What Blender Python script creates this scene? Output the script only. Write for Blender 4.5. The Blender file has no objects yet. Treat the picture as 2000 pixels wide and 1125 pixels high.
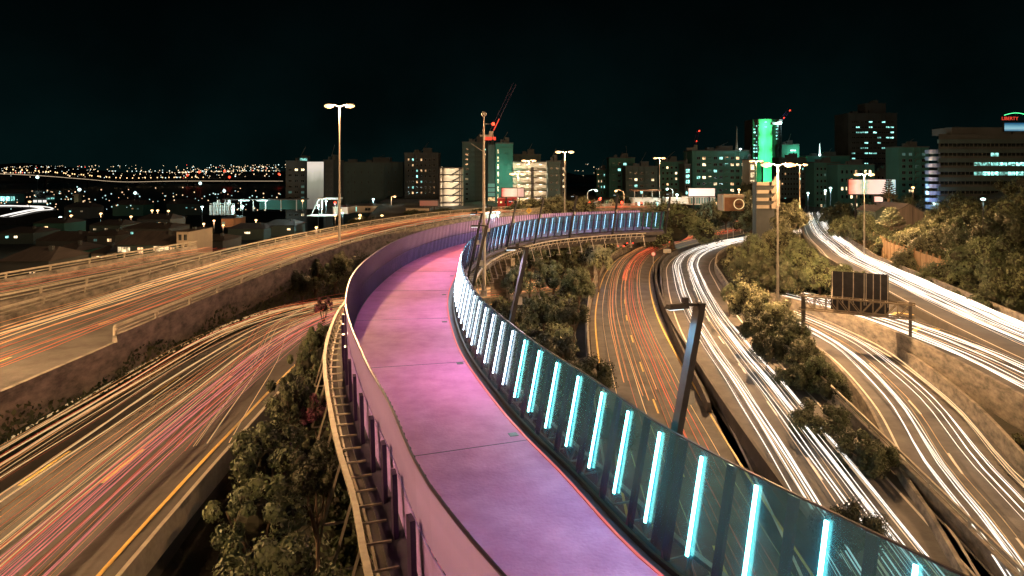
import bpy, math, random
import numpy as np
from mathutils import Vector, Matrix
random.seed(7)
S = bpy.context.scene
R = math.radians
# ------------------------------------------------------------------ camera, sky, moon, exposure
F = 1333.0; HOR = 335.0; CZ = 17.0          # focal length and horizon row in photo pixels, eye height
cd = bpy.data.cameras.new('camera'); cam = bpy.data.objects.new('camera', cd); S.collection.objects.link(cam)
cam.location = (0, 0, CZ); cam.rotation_euler = (R(90), 0, 0)
cd.sensor_width = 36; cd.lens = 36 * F / 2000; cd.shift_y = -(562.5 - HOR) / 2000
cd.clip_start = .1; cd.clip_end = 12000
S.camera = cam
w = bpy.data.worlds.new('World'); S.world = w; w.use_nodes = True
nt = w.node_tree; bg = nt.nodes['Background']
sk = nt.nodes.new('ShaderNodeTexSky'); sk.sky_type = 'NISHITA'; sk.sun_disc = False
sk.sun_elevation = R(-5); sk.sun_rotation = R(160); sk.air_density = 1; sk.dust_density = .3
tint = nt.nodes.new('ShaderNodeMix'); tint.data_type = 'RGBA'; tint.blend_type = 'MULTIPLY'
tint.inputs[0].default_value = 1; tint.inputs[7].default_value = (.28, .95, .8, 1)
nt.links.new(sk.outputs[0], tint.inputs[6]); air = nt.nodes.new('ShaderNodeMix'); air.data_type = 'RGBA'; air.blend_type = 'ADD'; air.inputs[0].default_value = 1; air.inputs[7].default_value = (.009, .04, .045, 1)
wtc = nt.nodes.new('ShaderNodeTexCoord'); wsp = nt.nodes.new('ShaderNodeSeparateXYZ'); wr = nt.nodes.new('ShaderNodeValToRGB'); nt.links.new(wtc.outputs['Generated'], wsp.inputs[0]); nt.links.new(wsp.outputs['Z'], wr.inputs[0])
for q_, c_ in ((0, (.022, .12, .12, 1)), (.09, (.013, .07, .072, 1)), (.3, (.005, .009, .012, 1))):
    e_ = wr.color_ramp.elements.new(q_) if q_ == .09 else wr.color_ramp.elements[0 if q_ == 0 else -1]; e_.position = q_; e_.color = c_
wn = nt.nodes.new('ShaderNodeTexNoise'); wn.inputs['Scale'].default_value = 5; wn.inputs['Detail'].default_value = 5; wm_ = nt.nodes.new('ShaderNodeMapRange'); wm_.inputs[1].default_value = .35; wm_.inputs[2].default_value = .7; wm_.inputs[3].default_value = .65; wm_.inputs[4].default_value = 1.4
nt.links.new(wtc.outputs['Generated'], wn.inputs[0]); nt.links.new(wn.outputs[0], wm_.inputs[0]); wv = nt.nodes.new('ShaderNodeVectorMath'); wv.operation = 'SCALE'; nt.links.new(wr.outputs[0], wv.inputs[0]); nt.links.new(wm_.outputs[0], wv.inputs['Scale']); nt.links.new(wv.outputs[0], air.inputs[7])
nt.links.new(tint.outputs[2], air.inputs[6]); nt.links.new(air.outputs[2], bg.inputs[0])
bg.inputs[1].default_value = .05
sd = bpy.data.lights.new('moon', 'SUN'); sd.energy = .035; sd.angle = R(.5); sd.color = (.55, .9, 1)
so = bpy.data.objects.new('moon', sd); so.rotation_euler = (R(55), 0, R(35)); S.collection.objects.link(so)
S.view_settings.view_transform = 'Standard'; S.view_settings.look = 'None'
S.view_settings.exposure = 0; S.view_settings.gamma = 1
S.cycles.use_denoising = True; S.cycles.max_bounces = 6; S.cycles.transparent_max_bounces = 16
S.cycles.sample_clamp_indirect = 4; S.cycles.caustics_reflective = False; S.cycles.caustics_refractive = False

# ------------------------------------------------------------------ helpers
COL = S.collection
def at(px, py, D): return Vector(((px - 1000) / F * D, D, CZ - (py - HOR) / F * D))
class MB:
    def __init__(s): s.v = []; s.f = []; s.m = []
    def add(s, vs, fs, mi=0):
        b = len(s.v); s.v += [tuple(v) for v in vs]
        for f in fs: s.f.append([b + i for i in f]); s.m.append(mi)
        return s
    def box(s, c, d, rz=0, mi=0, taper=1):
        cx, cy, cz = c; x, y, z = d[0] / 2, d[1] / 2, d[2] / 2; ca, sa = math.cos(rz), math.sin(rz); vs = []
        for k in (-1, 1):
            t = taper if k > 0 else 1
            for a, b in ((-1, -1), (1, -1), (1, 1), (-1, 1)):
                X, Y = a * x * t, b * y * t; vs.append((cx + X * ca - Y * sa, cy + X * sa + Y * ca, cz + k * z))
        s.add(vs, [(0, 3, 2, 1), (4, 5, 6, 7), (0, 1, 5, 4), (1, 2, 6, 5), (2, 3, 7, 6), (3, 0, 4, 7)], mi); return s
    def bar(s, a, b, wd, h=None, mi=0, side=None):
        a, b = Vector(a), Vector(b); d = (b - a)
        if d.length < 1e-6: return s
        d.normalize(); h = h or wd
        sd_ = Vector(side).normalized() if side is not None else (d.cross(Vector((0, 0, 1))) if abs(d.z) < .95 else d.cross(Vector((0, 1, 0)))).normalized()
        u = d.cross(sd_).normalized(); vs = []
        for p in (a, b):
            for i, j in ((-1, -1), (1, -1), (1, 1), (-1, 1)): vs.append(p + sd_ * (i * wd / 2) + u * (j * h / 2))
        s.add(vs, [(0, 3, 2, 1), (4, 5, 6, 7), (0, 1, 5, 4), (1, 2, 6, 5), (2, 3, 7, 6), (3, 0, 4, 7)], mi); return s
    def tube(s, pts, rad, n=6, mi=0, cap=True):
        pts = [Vector(p) for p in pts]; rs = rad if isinstance(rad, (list, tuple)) else [rad] * len(pts); vs = []; fs = []
        for i, p in enumerate(pts):
            d = (pts[min(i + 1, len(pts) - 1)] - pts[max(i - 1, 0)]).normalized()
            q = d.cross(Vector((0, 0, 1))) if abs(d.z) < .95 else d.cross(Vector((0, 1, 0))); q.normalize(); u = d.cross(q)
            for k in range(n):
                a = 2 * math.pi * k / n; vs.append(p + q * (math.cos(a) * rs[i]) + u * (math.sin(a) * rs[i]))
        for i in range(len(pts) - 1):
            for k in range(n): fs.append((i * n + k, i * n + (k + 1) % n, (i + 1) * n + (k + 1) % n, (i + 1) * n + k))
        if cap: fs.append(tuple(range(n))[::-1]); fs.append(tuple(range((len(pts) - 1) * n, len(pts) * n)))
        s.add(vs, fs, mi); return s
    def ball(s, c, r, seg=8, rings=5, mi=0, sq=(1, 1, 1)):
        vs = [(c[0], c[1], c[2] - r * sq[2])]; fs = []
        for i in range(1, rings):
            t = math.pi * i / rings
            for k in range(seg):
                a = 2 * math.pi * k / seg; vs.append((c[0] + r * sq[0] * math.sin(t) * math.cos(a), c[1] + r * sq[1] * math.sin(t) * math.sin(a), c[2] - r * sq[2] * math.cos(t)))
        vs.append((c[0], c[1], c[2] + r * sq[2])); L = len(vs) - 1
        for k in range(seg): fs.append((0, 1 + (k + 1) % seg, 1 + k)); fs.append((L, L - seg + k, L - seg + (k + 1) % seg))
        for i in range(rings - 2):
            for k in range(seg):
                a = 1 + i * seg; fs.append((a + k, a + (k + 1) % seg, a + seg + (k + 1) % seg, a + seg + k))
        s.add(vs, fs, mi); return s
    def mesh(s, name, mats, smooth=False):
        me = bpy.data.meshes.new(name); me.from_pydata(s.v, [], s.f)
        for m in (mats if isinstance(mats, (list, tuple)) else [mats]): me.materials.append(m)
        me.polygons.foreach_set('material_index', s.m)
        if smooth: me.polygons.foreach_set('use_smooth', [True] * len(s.f))
        me.update(); return me
    def build(s, name, mats, parent=None, smooth=False, loc=None):
        o = bpy.data.objects.new(name, s.mesh(name, mats, smooth)); COL.objects.link(o)
        if parent: o.parent = parent
        if loc is not None: o.location = loc
        return o
def inst(name, me, parent=None, loc=(0, 0, 0), rz=0, sc=None):
    o = bpy.data.objects.new(name, me); COL.objects.link(o); o.location = loc; o.rotation_euler = (0, 0, rz)
    if parent: o.parent = parent
    if sc is not None: o.scale = sc if hasattr(sc, '__len__') else (sc,) * 3
    return o
def tag(o, label, cat, group=None, kind=None):
    o['label'] = label; o['category'] = cat
    if group: o['group'] = group
    if kind: o['kind'] = kind
    return o
def empty(name, loc=(0, 0, 0), rz=0):
    o = bpy.data.objects.new(name, None); COL.objects.link(o); o.location = loc; o.rotation_euler = (0, 0, rz); o.empty_display_size = .3; return o
def copy_tree(o, parent=None):
    c = o.copy(); COL.objects.link(c); c.parent = parent
    for ch in list(o.children): copy_tree(ch, c)
    return c
def lamp(kind, loc, power, color, rad=.25, parent=None, rot=None, spot=None, blend=.5):
    d = bpy.data.lights.new('lamp_light', kind); d.energy = power; d.color = color
    if kind == 'AREA': d.size = rad
    else: d.shadow_soft_size = rad
    if spot: d.spot_size = R(spot); d.spot_blend = blend
    o = bpy.data.objects.new('lamp_light', d); COL.objects.link(o); o.location = loc
    if rot: o.rotation_euler = rot
    d.specular_factor = .25
    if parent: o.parent = parent
    return o

# ------------------------------------------------------------------ materials
def mat(name, col=(.5, .5, .5), rough=.7, metal=0, var=.25, scale=1.5, emit=None, es=0, bump=0, col2=None, obj=False, stretch=None, coat=0):
    m = bpy.data.materials.new(name); m.use_nodes = True; n = m.node_tree; p = n.nodes['Principled BSDF']; L = n.links.new
    p.inputs['Roughness'].default_value = rough; p.inputs['Metallic'].default_value = metal
    if coat: p.inputs['Coat Weight'].default_value = coat
    if emit:
        p.inputs['Base Color'].default_value = (*col, 1); p.inputs['Emission Color'].default_value = (*emit, 1); p.inputs['Emission Strength'].default_value = es
        return m
    tc = n.nodes.new('ShaderNodeTexCoord'); mp = n.nodes.new('ShaderNodeMapping'); L(tc.outputs['Object'], mp.inputs[0])
    if stretch: mp.inputs['Scale'].default_value = stretch
    no = n.nodes.new('ShaderNodeTexNoise'); no.inputs['Scale'].default_value = scale; no.inputs['Detail'].default_value = 6; no.inputs['Roughness'].default_value = .65
    L(mp.outputs[0], no.inputs[0])
    rp = n.nodes.new('ShaderNodeValToRGB'); L(no.outputs[0], rp.inputs[0])
    c2 = col2 or tuple(min(1, c * (1 + var)) for c in col); c1 = col if col2 else tuple(c * (1 - var) for c in col)
    rp.color_ramp.elements[0].position = .33; rp.color_ramp.elements[1].position = .67
    rp.color_ramp.elements[0].color = (*c1, 1); rp.color_ramp.elements[1].color = (*c2, 1); out = rp.outputs[0]
    if obj:
        oi = n.nodes.new('ShaderNodeObjectInfo'); hs = n.nodes.new('ShaderNodeHueSaturation'); mr = n.nodes.new('ShaderNodeMapRange')
        mr.inputs[3].default_value = .6; mr.inputs[4].default_value = 1.35; L(oi.outputs['Random'], mr.inputs[0]); L(mr.outputs[0], hs.inputs['Value']); L(out, hs.inputs['Color']); out = hs.outputs[0]
    L(out, p.inputs['Base Color'])
    if bump:
        b = n.nodes.new('ShaderNodeBump'); b.inputs['Strength'].default_value = bump; b.inputs['Distance'].default_value = .03
        n2 = n.nodes.new('ShaderNodeTexNoise'); n2.inputs['Scale'].default_value = scale * 12; L(mp.outputs[0], n2.inputs[0]); L(n2.outputs[0], b.inputs['Height']); L(b.outputs[0], p.inputs['Normal'])
    return m
def glow(name, c, s): return mat(name, tuple(x * .3 for x in c), .5, emit=c, es=s)
M = dict(
    asphalt=mat('asphalt', (.06, .055, .05), .75, var=.35, scale=.35, bump=.5),
    asphalt_old=mat('asphalt_old', (.085, .08, .075), .8, var=.4, scale=.5, bump=.6),
    ground=mat('ground', (.018, .022, .012), .95, var=.5, scale=.5, bump=1, col2=(.05, .04, .026)),
    paint=mat('road_paint', (.62, .6, .55), .6, var=.15, scale=3),
    yellow=mat('yellow_paint', (.65, .45, .12), .6, var=.15, scale=3),
    concrete=mat('concrete', (.07, .066, .06), .85, scale=.9, col2=(.3, .27, .23), bump=.4, stretch=(1, 1, 2.5)),
    concrete_dark=mat('dark_concrete', (.035, .035, .035), .85, scale=.35, col2=(.1, .09, .085), bump=.4),
    steel=mat('galvanised_steel', (.42, .42, .4), .45, .6, var=.2, scale=3),
    pole=mat('lamp_pole_steel', (.4, .38, .35), .55, .3, var=.2, scale=2),
    dark=mat('dark_steel', (.03, .03, .035), .4, .4, var=.3, scale=2),
    slat=mat('purple_batten', (.035, .02, .07), .35, .2, var=.2, scale=3),
    pink=mat('pink_path', (.56, .14, .37), .66, var=.12, scale=.8, col2=(.74, .25, .54), bump=.7),
    kerb=mat('kerb_strip', (.05, .045, .07), .4, var=.3, scale=2),
    bark=mat('bark', (.12, .085, .06), .9, var=.4, scale=4),
    wood=mat('timber_fence', (.3, .2, .11), .8, var=.35, scale=1.2, stretch=(2, 2, .3)),
    wall_dark=mat('dark_wall', (.06, .07, .075), .8, scale=.1, var=.3),
    wall_grey=mat('grey_wall', (.055, .09, .092), .8, scale=.08, var=.2),
    wall_teal=mat('green_grey_wall', (.04, .15, .135), .8, scale=.08, var=.2),
    wall_band=mat('spandrel_concrete', (.05, .085, .085), .8, scale=.2, var=.25),
    wall_cream=mat('cream_wall', (.42, .37, .3), .8, scale=.15, var=.2),
    wall_red=mat('red_wall', (.45, .03, .04), .7, scale=.3, var=.2),
    wall_brown=mat('brown_wall', (.22, .11, .06), .8, scale=.3, var=.25),
    roof=mat('roof_iron', (.09, .08, .08), .6, scale=.5, var=.3, stretch=(4, .4, 1)),
    pane=mat('window_glass', (.01, .014, .016), .12, var=.3, scale=.5),
    water=mat('water', (.003, .007, .008), .38, var=.3, scale=.01),
    white=mat('white_panel', (.7, .7, .7), .6, var=.05, scale=1),
    rail=mat('rail_paint', (.36, .33, .27), .5, .2, var=.2, scale=3),
    rubber=mat('tyre_rubber', (.02, .02, .02), .8),
    carpaint=mat('car_paint', (.3, .3, .32), .3, .3, var=.05, obj=True, coat=.6),
)
def leafmat(name, c1, c2):
    m = mat(name, c1, .6, scale=.45, col2=c2, obj=True); n = m.node_tree; p = n.nodes['Principled BSDF']
    p.inputs['Subsurface Weight'].default_value = 0; return m
LEAF = [leafmat('foliage', (.03, .05, .025), (.17, .2, .1)), leafmat('dark_foliage', (.02, .035, .016), (.07, .08, .035)), leafmat('lamplit_foliage', (.08, .095, .05), (.31, .32, .18)), leafmat('flowering_foliage', (.05, .05, .025), (.3, .05, .16))]  # palest leaves carry the lamplight on the trees in their colour
CORE = mat('dark_core', (.03, .03, .016), .9, var=.4, scale=1)  # dark filler balls inside crowns and thickets
SOD = (1, .55, .24); COOL = (.6, 1, .93)
E = dict(sod=glow('sodium_lamp', (1, .6, .26), 3.2), cool=glow('cool_lamp', (.7, 1, .95), 3), red=glow('red_lamp', (1, .05, .02), 5),
         warm=glow('warm_window', (1, .78, .45), 1.3), warm2=glow('amber_window', (1, .62, .3), .7), teal=glow('cool_window', (.35, .95, .85), .8), dim=glow('dim_window', (.25, .6, .55), .18),
         white=glow('white_sign_light', (1, .95, .9), 1.1), redneon=glow('red_neon', (1, .08, .04), 1.0), greenneon=glow('green_neon', (.1, 1, .35), 3))
def window_mat(name, c, s):
    """lit room behind a pane: curtains, furniture and lamps as procedural light variation"""
    m = glow(name, c, s); n = m.node_tree; p = n.nodes['Principled BSDF']; L = n.links.new
    tc = n.nodes.new('ShaderNodeTexCoord'); oi = n.nodes.new('ShaderNodeObjectInfo'); ad = n.nodes.new('ShaderNodeVectorMath'); ad.operation = 'ADD'
    L(tc.outputs['Object'], ad.inputs[0]); L(oi.outputs['Location'], ad.inputs[1])
    no = n.nodes.new('ShaderNodeTexNoise'); no.inputs['Scale'].default_value = 1.3; no.inputs['Detail'].default_value = 3; L(ad.outputs[0], no.inputs[0])
    mr = n.nodes.new('ShaderNodeMapRange'); mr.inputs[1].default_value = .38; mr.inputs[2].default_value = .6; mr.inputs[3].default_value = s * .12; mr.inputs[4].default_value = s * 1.3
    L(no.outputs[0], mr.inputs[0]); m2 = n.nodes.new('ShaderNodeMath'); m2.operation = 'MULTIPLY'; m3 = n.nodes.new('ShaderNodeMapRange'); m3.inputs[3].default_value = .4; m3.inputs[4].default_value = 2.4; L(oi.outputs['Random'], m3.inputs[0]); L(mr.outputs[0], m2.inputs[0]); L(m3.outputs[0], m2.inputs[1]); L(m2.outputs[0], p.inputs['Emission Strength']); return m
for k, c, s in (('warm', (1, .78, .45), 1.6), ('warm2', (1, .62, .3), .9), ('teal', (.35, .95, .85), 1.5)): E[k] = window_mat(k + '_window', c, s)
def glassmat(name, tintc, body, fac, rough=.12):
    m = bpy.data.materials.new(name); m.use_nodes = True; n = m.node_tree; p = n.nodes['Principled BSDF']; L = n.links.new
    p.inputs['Base Color'].default_value = (*body, 1); p.inputs['Roughness'].default_value = rough; p.inputs['Specular IOR Level'].default_value = .9
    tr = n.nodes.new('ShaderNodeBsdfTransparent'); tr.inputs[0].default_value = (*tintc, 1); mx = n.nodes.new('ShaderNodeMixShader')
    no = n.nodes.new('ShaderNodeTexNoise'); no.inputs['Scale'].default_value = 1.6; no.inputs['Detail'].default_value = 5
    mr = n.nodes.new('ShaderNodeMapRange'); mr.inputs[3].default_value = max(0, fac - .15); mr.inputs[4].default_value = min(1, fac + .15)
    L(no.outputs[0], mr.inputs[0]); L(mr.outputs[0], mx.inputs[0])
    L(tr.outputs[0], mx.inputs[1]); L(p.outputs[0], mx.inputs[2]); L(mx.outputs[0], n.nodes['Material Output'].inputs[0]); return m
GLR = glassmat('right_screen_glass', (.28, .58, .68), (.04, .14, .22), .45, .2)
GLL = glassmat('left_screen_glass', (.6, .5, .85), (.55, .42, .9), .66, .25)
PANEL = mat('purple_screen_panel', (.36, .24, .66), .35, .1, var=.25, scale=1.2)

# ------------------------------------------------------------------ road paths
def spline(pts, step=2.0):
    P = [Vector(p if len(p) == 3 else (*p, 0)) for p in pts]; P = [2 * P[0] - P[1]] + P + [2 * P[-1] - P[-2]]; dense = []
    for i in range(1, len(P) - 2):
        for k in range(16):
            t = k / 16; a, b, c, d = P[i - 1], P[i], P[i + 1], P[i + 2]
            dense.append(.5 * ((2 * b) + (c - a) * t + (2 * a - 5 * b + 4 * c - d) * t * t + (3 * b - a - 3 * c + d) * t ** 3))
    dense.append(P[-2]); out = [dense[0]]; acc = 0
    for a, b in zip(dense, dense[1:]):
        l = (b - a).length; pos = 0
        while acc + l - pos >= step:
            pos += step - acc; acc = 0; out.append(a.lerp(b, pos / l))
        acc += l - pos
    return out
class Path:
    warp = 0                                                        # extra width on the left side further along (the bridge widens)
    def __init__(s, pts, step=2.0):
        s.step = step; s.p = spline(pts, step); s.n = []
        for i in range(len(s.p)):
            d = s.p[min(i + 1, len(s.p) - 1)] - s.p[max(i - 1, 0)]; d.z = 0; d.normalize(); s.n.append(Vector((d.y, -d.x, 0)))   # to the right of travel
        s.L = (len(s.p) - 1) * step
    def pt(s, t, off=0, dz=0):
        if s.warp and off < -3.6: q_ = max(0, min(1, (t - 30) / 26)); off -= s.warp * q_ * q_ * (3 - 2 * q_)
        t = max(0, min(s.L - 1e-4, t)) / s.step; i = int(t); k = t - i
        return s.p[i].lerp(s.p[i + 1], k) + s.n[i].lerp(s.n[i + 1], k) * off + Vector((0, 0, dz))
    def nrm(s, t): return s.n[int(max(0, min(s.L, t)) / s.step)]
    def heading(s, t): n = s.nrm(t); return math.atan2(n.x, -n.y) if False else math.atan2(n.x, -n.y)
    def rng(s, t0=None, t1=None, st=None):
        t0 = 0 if t0 is None else t0; t1 = s.L if t1 is None else t1; n = max(1, int((t1 - t0) / (st or s.step)))
        return [t0 + (t1 - t0) * i / n for i in range(n + 1)]
def prof(mb, path, prof_pts, t0=None, t1=None, closed=True, mi=0, st=None):
    """sweep a cross-section (offset, dz) along a path"""
    ts = path.rng(t0, t1, st); n = len(prof_pts); vs = []; fs = []
    for t in ts:
        for o, z in prof_pts: vs.append(path.pt(t, o, z))
    m = n if closed else n - 1
    for i in range(len(ts) - 1):
        for k in range(m): fs.append((i * n + k, (i + 1) * n + k, (i + 1) * n + (k + 1) % n, i * n + (k + 1) % n))
    if closed: fs.append(tuple(range(n))); fs.append(tuple(range((len(ts) - 1) * n, len(ts) * n))[::-1])
    mb.add(vs, fs, mi)
def strip(mb, path, off, wd, t0=None, t1=None, dz=.012, st=None): prof(mb, path, [(off - wd / 2, dz), (off + wd / 2, dz)], t0, t1, False, st=st)

PA = Path([(9, -12), (8.8, 10), (9, 28), (10.8, 54), (14.1, 85), (20.5, 119), (29, 144), (42, 166), (57, 184), (69, 203), (74, 222), (73, 240), (64, 258), (50, 270)])
PB = Path([(11, -12), (13, 10), (16, 30), (18.8, 50), (20, 60), (22, 75), (24.6, 90), (27.6, 105), (31.5, 122), (37.5, 138), (46, 152), (56, 165), (68, 177), (80, 188), (92, 197)])
PC = Path([(42, -10, 2), (41.5, 30, 2), (43.6, 50, 2), (46, 64.5, 2), (48.9, 78, 2), (51, 87, 2), (54.4, 102, 2), (58, 117, 2), (62.5, 130, 2), (70, 152, 2), (78.5, 174, 2), (89, 200, 2.2), (104, 235, 2.6), (122, 275, 3)])
PD1 = Path([(31, 5, 1.2), (34.5, 30, 1.2), (37.4, 48, 1.2), (38.6, 60, 1.2), (38.2, 72, 1.1), (36.4, 82, .9), (35, 88, .8)])
PD2 = Path([(14, 0), (19, 18), (23.2, 31), (25.2, 38), (29, 49), (31.9, 62), (32.4, 72), (31.2, 81)])
PL1 = Path([(-24.5, -10, 8), (-24.3, 27, 8), (-24.3, 50, 8), (-23.6, 70, 8), (-21, 90, 8), (-16.5, 110, 8), (-9, 130, 8), (3, 148, 8), (18, 160, 7.8), (34, 168, 7.6)])
PL2 = Path([(-14, -6, 6), (-15, 12, 6), (-16, 27, 6), (-16.8, 45, 5.7), (-15.8, 58, 4.7), (-14, 70, 3), (-9, 83, 1), (0, 94, 0), (10, 103, 0)])
PL3 = Path([(-44, 10, 7.6), (-41, 30, 7.6), (-38, 46, 7.6), (-34.5, 62, 7.8), (-31, 76, 8)])
PS = Path([(34, 168, 7.6), (60, 182, 7.6), (90, 215, 7)])
# foot/cycle bridge, right deck edge
PR = Path([(15, -6, 8), (12, 0, 8), (8, 6.8, 8), (4.6, 12.7, 8), (3.3, 15.2, 8), (2.55, 17, 8), (1.51, 20.2, 8), (-.28, 25.3, 8), (-2.34, 32.9, 8), (-3.5, 39.3, 8), (-4.35, 46, 8), (-4.8, 53, 8), (-4.8, 62, 8), (-4.1, 70, 8), (-2.5, 78, 8), (.6, 87, 8), (5, 94.5, 8), (12, 101, 8), (18, 104.6, 8), (23.5, 107, 8)], 1.0)
DW = 4.8; PR.warp = .85
ROADS = [(PA, 4.2), (PB, 4.3), (PC, 3.7), (PD1, 2.8), (PD2, 3.1), (PL1, 4.3), (PL2, 4.8), (PL3, 3.6)]

# ------------------------------------------------------------------ terrain, water, far shore
def sm(a, b, x): t = np.clip((x - a) / (b - a), 0, 1); return t * t * (3 - 2 * t)
def dist_path(path, X, Y, hw):
    P = np.array([(p.x, p.y, p.z) for p in path.p]); N = np.array([(n.x, n.y) for n in path.n]); best = np.full(X.shape, 1e9); zb = np.zeros(X.shape); sd_ = np.zeros(X.shape)
    for i in range(len(P)):
        dx, dy = X - P[i, 0], Y - P[i, 1]; d = np.hypot(dx, dy); k = d < best; best = np.where(k, d, best); zb = np.where(k, P[i, 2], zb); sd_ = np.where(k, dx * N[i, 0] + dy * N[i, 1], sd_)
    return best, zb, sd_
def height(X, Y):
    X = np.asarray(X, float); Y = np.asarray(Y, float)
    xb = np.interp(Y, [0, 120, 200, 400, 600, 1200], [-31, -33, -48, -75, -110, -500])
    zl = -5 - .035 * np.maximum(0, Y - 150) ; zl = np.maximum(zl, -27)
    l2 = np.interp(Y, [0, 40, 55, 70, 85, 95], [5.4, 5, 4, 2, .6, -.3])
    dA, _, sA = dist_path(PA, X, Y, 4); dC, _, sC = dist_path(PC, X, Y, 7)
    zc = l2 * (1 - sm(-12, -2, X)) - .3
    plat = 7.4 * sm(112, 132, Y) * sm(7, 22, np.where(sA < 0, dA, 0)); plat = np.where(Y > 180, np.maximum(plat, 7.0 * sm(180, 215, Y) * sm(6, 16, dA) * sm(60, 30, X - .0 * Y)), plat)
    plat = np.maximum(plat, 5.5 * sm(255, 290, Y))
    zc = np.maximum(zc, plat)
    hill = np.where(sC > 0, sm(7, 58, dC) * 10.5 * sm(20, 60, Y) * (1 - .4 * sm(200, 300, Y)), 0) + np.where((sC > 0) & (dC > 5), 1.3, 0)
    zc = np.where(sC > 6, np.maximum(zc, hill + .8), zc)
    mid = 1.2 * sm(-3, -12, sC) * 0
    zc = zc + mid
    fall = sm(520, 900, Y); zc = zc * (1 - fall) - 27 * fall
    t = sm(0, 9, X - xb); z = zl * (1 - t) + zc * t
    z = z + .35 * np.sin(X * .31 + Y * .17) * np.cos(Y * .23 - X * .11) * sm(8, 14, np.minimum(dA, dC))
    for p, hw in ROADS:
        d, zr, _ = dist_path(p, X, Y, hw); k = sm(hw + 5, hw + 1.5, d)
        if p in (PL1, PL3): z = np.where(d < hw + 1.5, np.minimum(z, zr - .4), z)
        else: z = np.where(d < hw + 1.5, np.minimum(z, zr - .25), z * (1 - k) + np.minimum(z, zr - .25 + .4 * np.maximum(0, d - hw - 1.5)) * k)
    return z
def gz(x, y): return float(height(np.array([x]), np.array([y]))[0])
def grid(xs, ys, name):
    X, Y = np.meshgrid(xs, ys); Z = height(X, Y); nx = len(xs); mb = MB(); mb.v = [tuple(v) for v in np.stack([X.ravel(), Y.ravel(), Z.ravel()], 1).tolist()]
    for j in range(len(ys) - 1):
        for i in range(nx - 1): a = j * nx + i; mb.f.append((a, a + 1, a + nx + 1, a + nx))
    mb.m = [0] * len(mb.f); o = mb.build(name, M['ground'], smooth=True); o['kind'] = 'structure'; return o
xs = np.concatenate([np.arange(-1500, -200, 60), np.arange(-200, -60, 8), np.arange(-60, 130, 1.6), np.arange(130, 260, 8), np.arange(260, 1500, 60)])
ys = np.concatenate([np.arange(-60, 0, 6), np.arange(0, 200, 1.6), np.arange(200, 330, 5), np.arange(330, 1300, 30)])
grid(xs, ys, 'ground')
o = MB(); o.add([(-9000, 300, -24), (9000, 300, -24), (9000, 9000, -24), (-9000, 9000, -24)], [(0, 1, 2, 3)]); o = o.build('water', M['water']); o['kind'] = 'structure'
mb = MB(); n = 90; prev = None                                       # far shore hills
for i in range(n + 1):
    x = -3600 + 7800 * i / n; h = 30 + 16 * math.sin(i * .23) + 9 * math.sin(i * .61 + 1) + 6 * math.sin(i * 1.3); mb.v += [(x, 2300, -25), (x, 2900, -25 + h * .8), (x, 3700, -22 + h * 1.6), (x, 5200, -30)]
    if i:
        b = len(mb.v) - 8
        for k in range(3): mb.f.append((b + k, b + 4 + k, b + 5 + k, b + 1 + k)); mb.m.append(0)
o = mb.build('hills', M['ground'], smooth=True); o['kind'] = 'structure'
def hills_z(x, y):
    i = (x + 3600) / 7800 * n; h = 30 + 16 * math.sin(i * .23) + 9 * math.sin(i * .61 + 1) + 6 * math.sin(i * 1.3)
    return np.interp(y, [2300, 2900, 3700, 5200], [-25, -25 + h * .8, -22 + h * 1.6, -30])

# ------------------------------------------------------------------ roads
def road(name, path, hw, m, skirt=1.2, t0=None, t1=None):
    mb = MB(); prof(mb, path, [(-hw, 0), (hw, 0), (hw + .1, -skirt), (-hw - .1, -skirt)], t0, t1); o = mb.build(name, m); o['kind'] = 'structure'; return o
road('road', PA, 4.2, M['asphalt_old']); road('road', PB, 4.3, M['asphalt_old'], 2); road('road', PC, 3.7, M['asphalt'], 3)
road('road', PD1, 2.8, M['asphalt_old'], 2); road('road', PD2, 3.1, M['asphalt_old']); road('road', PL2, 4.8, M['asphalt'], 2)
road('ramp_road', PL1, 4.3, [M['concrete_dark']], 6); road('ramp_road', PL3, 3.6, [M['concrete_dark']], 6);  # dark concrete puts the shade on the ramp sides into the colour
for p, hw in ((PL1, 4.25), (PL3, 3.55)):                            # asphalt surface on the concrete ramps
    mb = MB(); strip(mb, p, 0, hw * 2, dz=.02); o = mb.build('road', M['asphalt_old']); o['kind'] = 'structure'
def marks(path, offs, dashes, t0=0, t1=None, dz=.012, m='paint'):
    mb = MB(); t1 = t1 or path.L
    for o in offs: strip(mb, path, o, .14, t0, t1, dz)
    for o in dashes:
        t = t0
        while t < t1 - 4: strip(mb, path, o, .13, t, t + 3, dz, 1.5); t += 10
    o = mb.build('road_marking', M[m]); o['kind'] = 'structure'
marks(PA, [-3.6, 3.6], [0], m='yellow'); marks(PB, [-3.6, 3.6], [0]); marks(PC, [-3.3, 3.3], [0]); marks(PD1, [-2.4, 2.4], [0]); marks(PD2, [-2.7, 2.7], [0])
marks(PL1, [-3.7, 3.7], [0.1], dz=.035, m='yellow'); marks(PL2, [-4.2, 4.2], [-1.4, 1.4], m='yellow'); marks(PL3, [-3, 3], [0], dz=.035)
mb = MB()                                                            # chevrons in the gore between carriageways
t0c = min(PC.rng(), key=lambda t: abs(PC.pt(t).y - 66))
for k in range(4):
    t = t0c + k * 7; a = PC.pt(t, -7.0, -.72); b = PC.pt(t + 2.6, -5.4, -.72); c = PC.pt(t + 1.4, -4.1, -.72)
    mb.bar(a, b, .4, .02); mb.bar(b + Vector((0, 0, .003)), c + Vector((0, 0, .003)), .4, .02)
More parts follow.
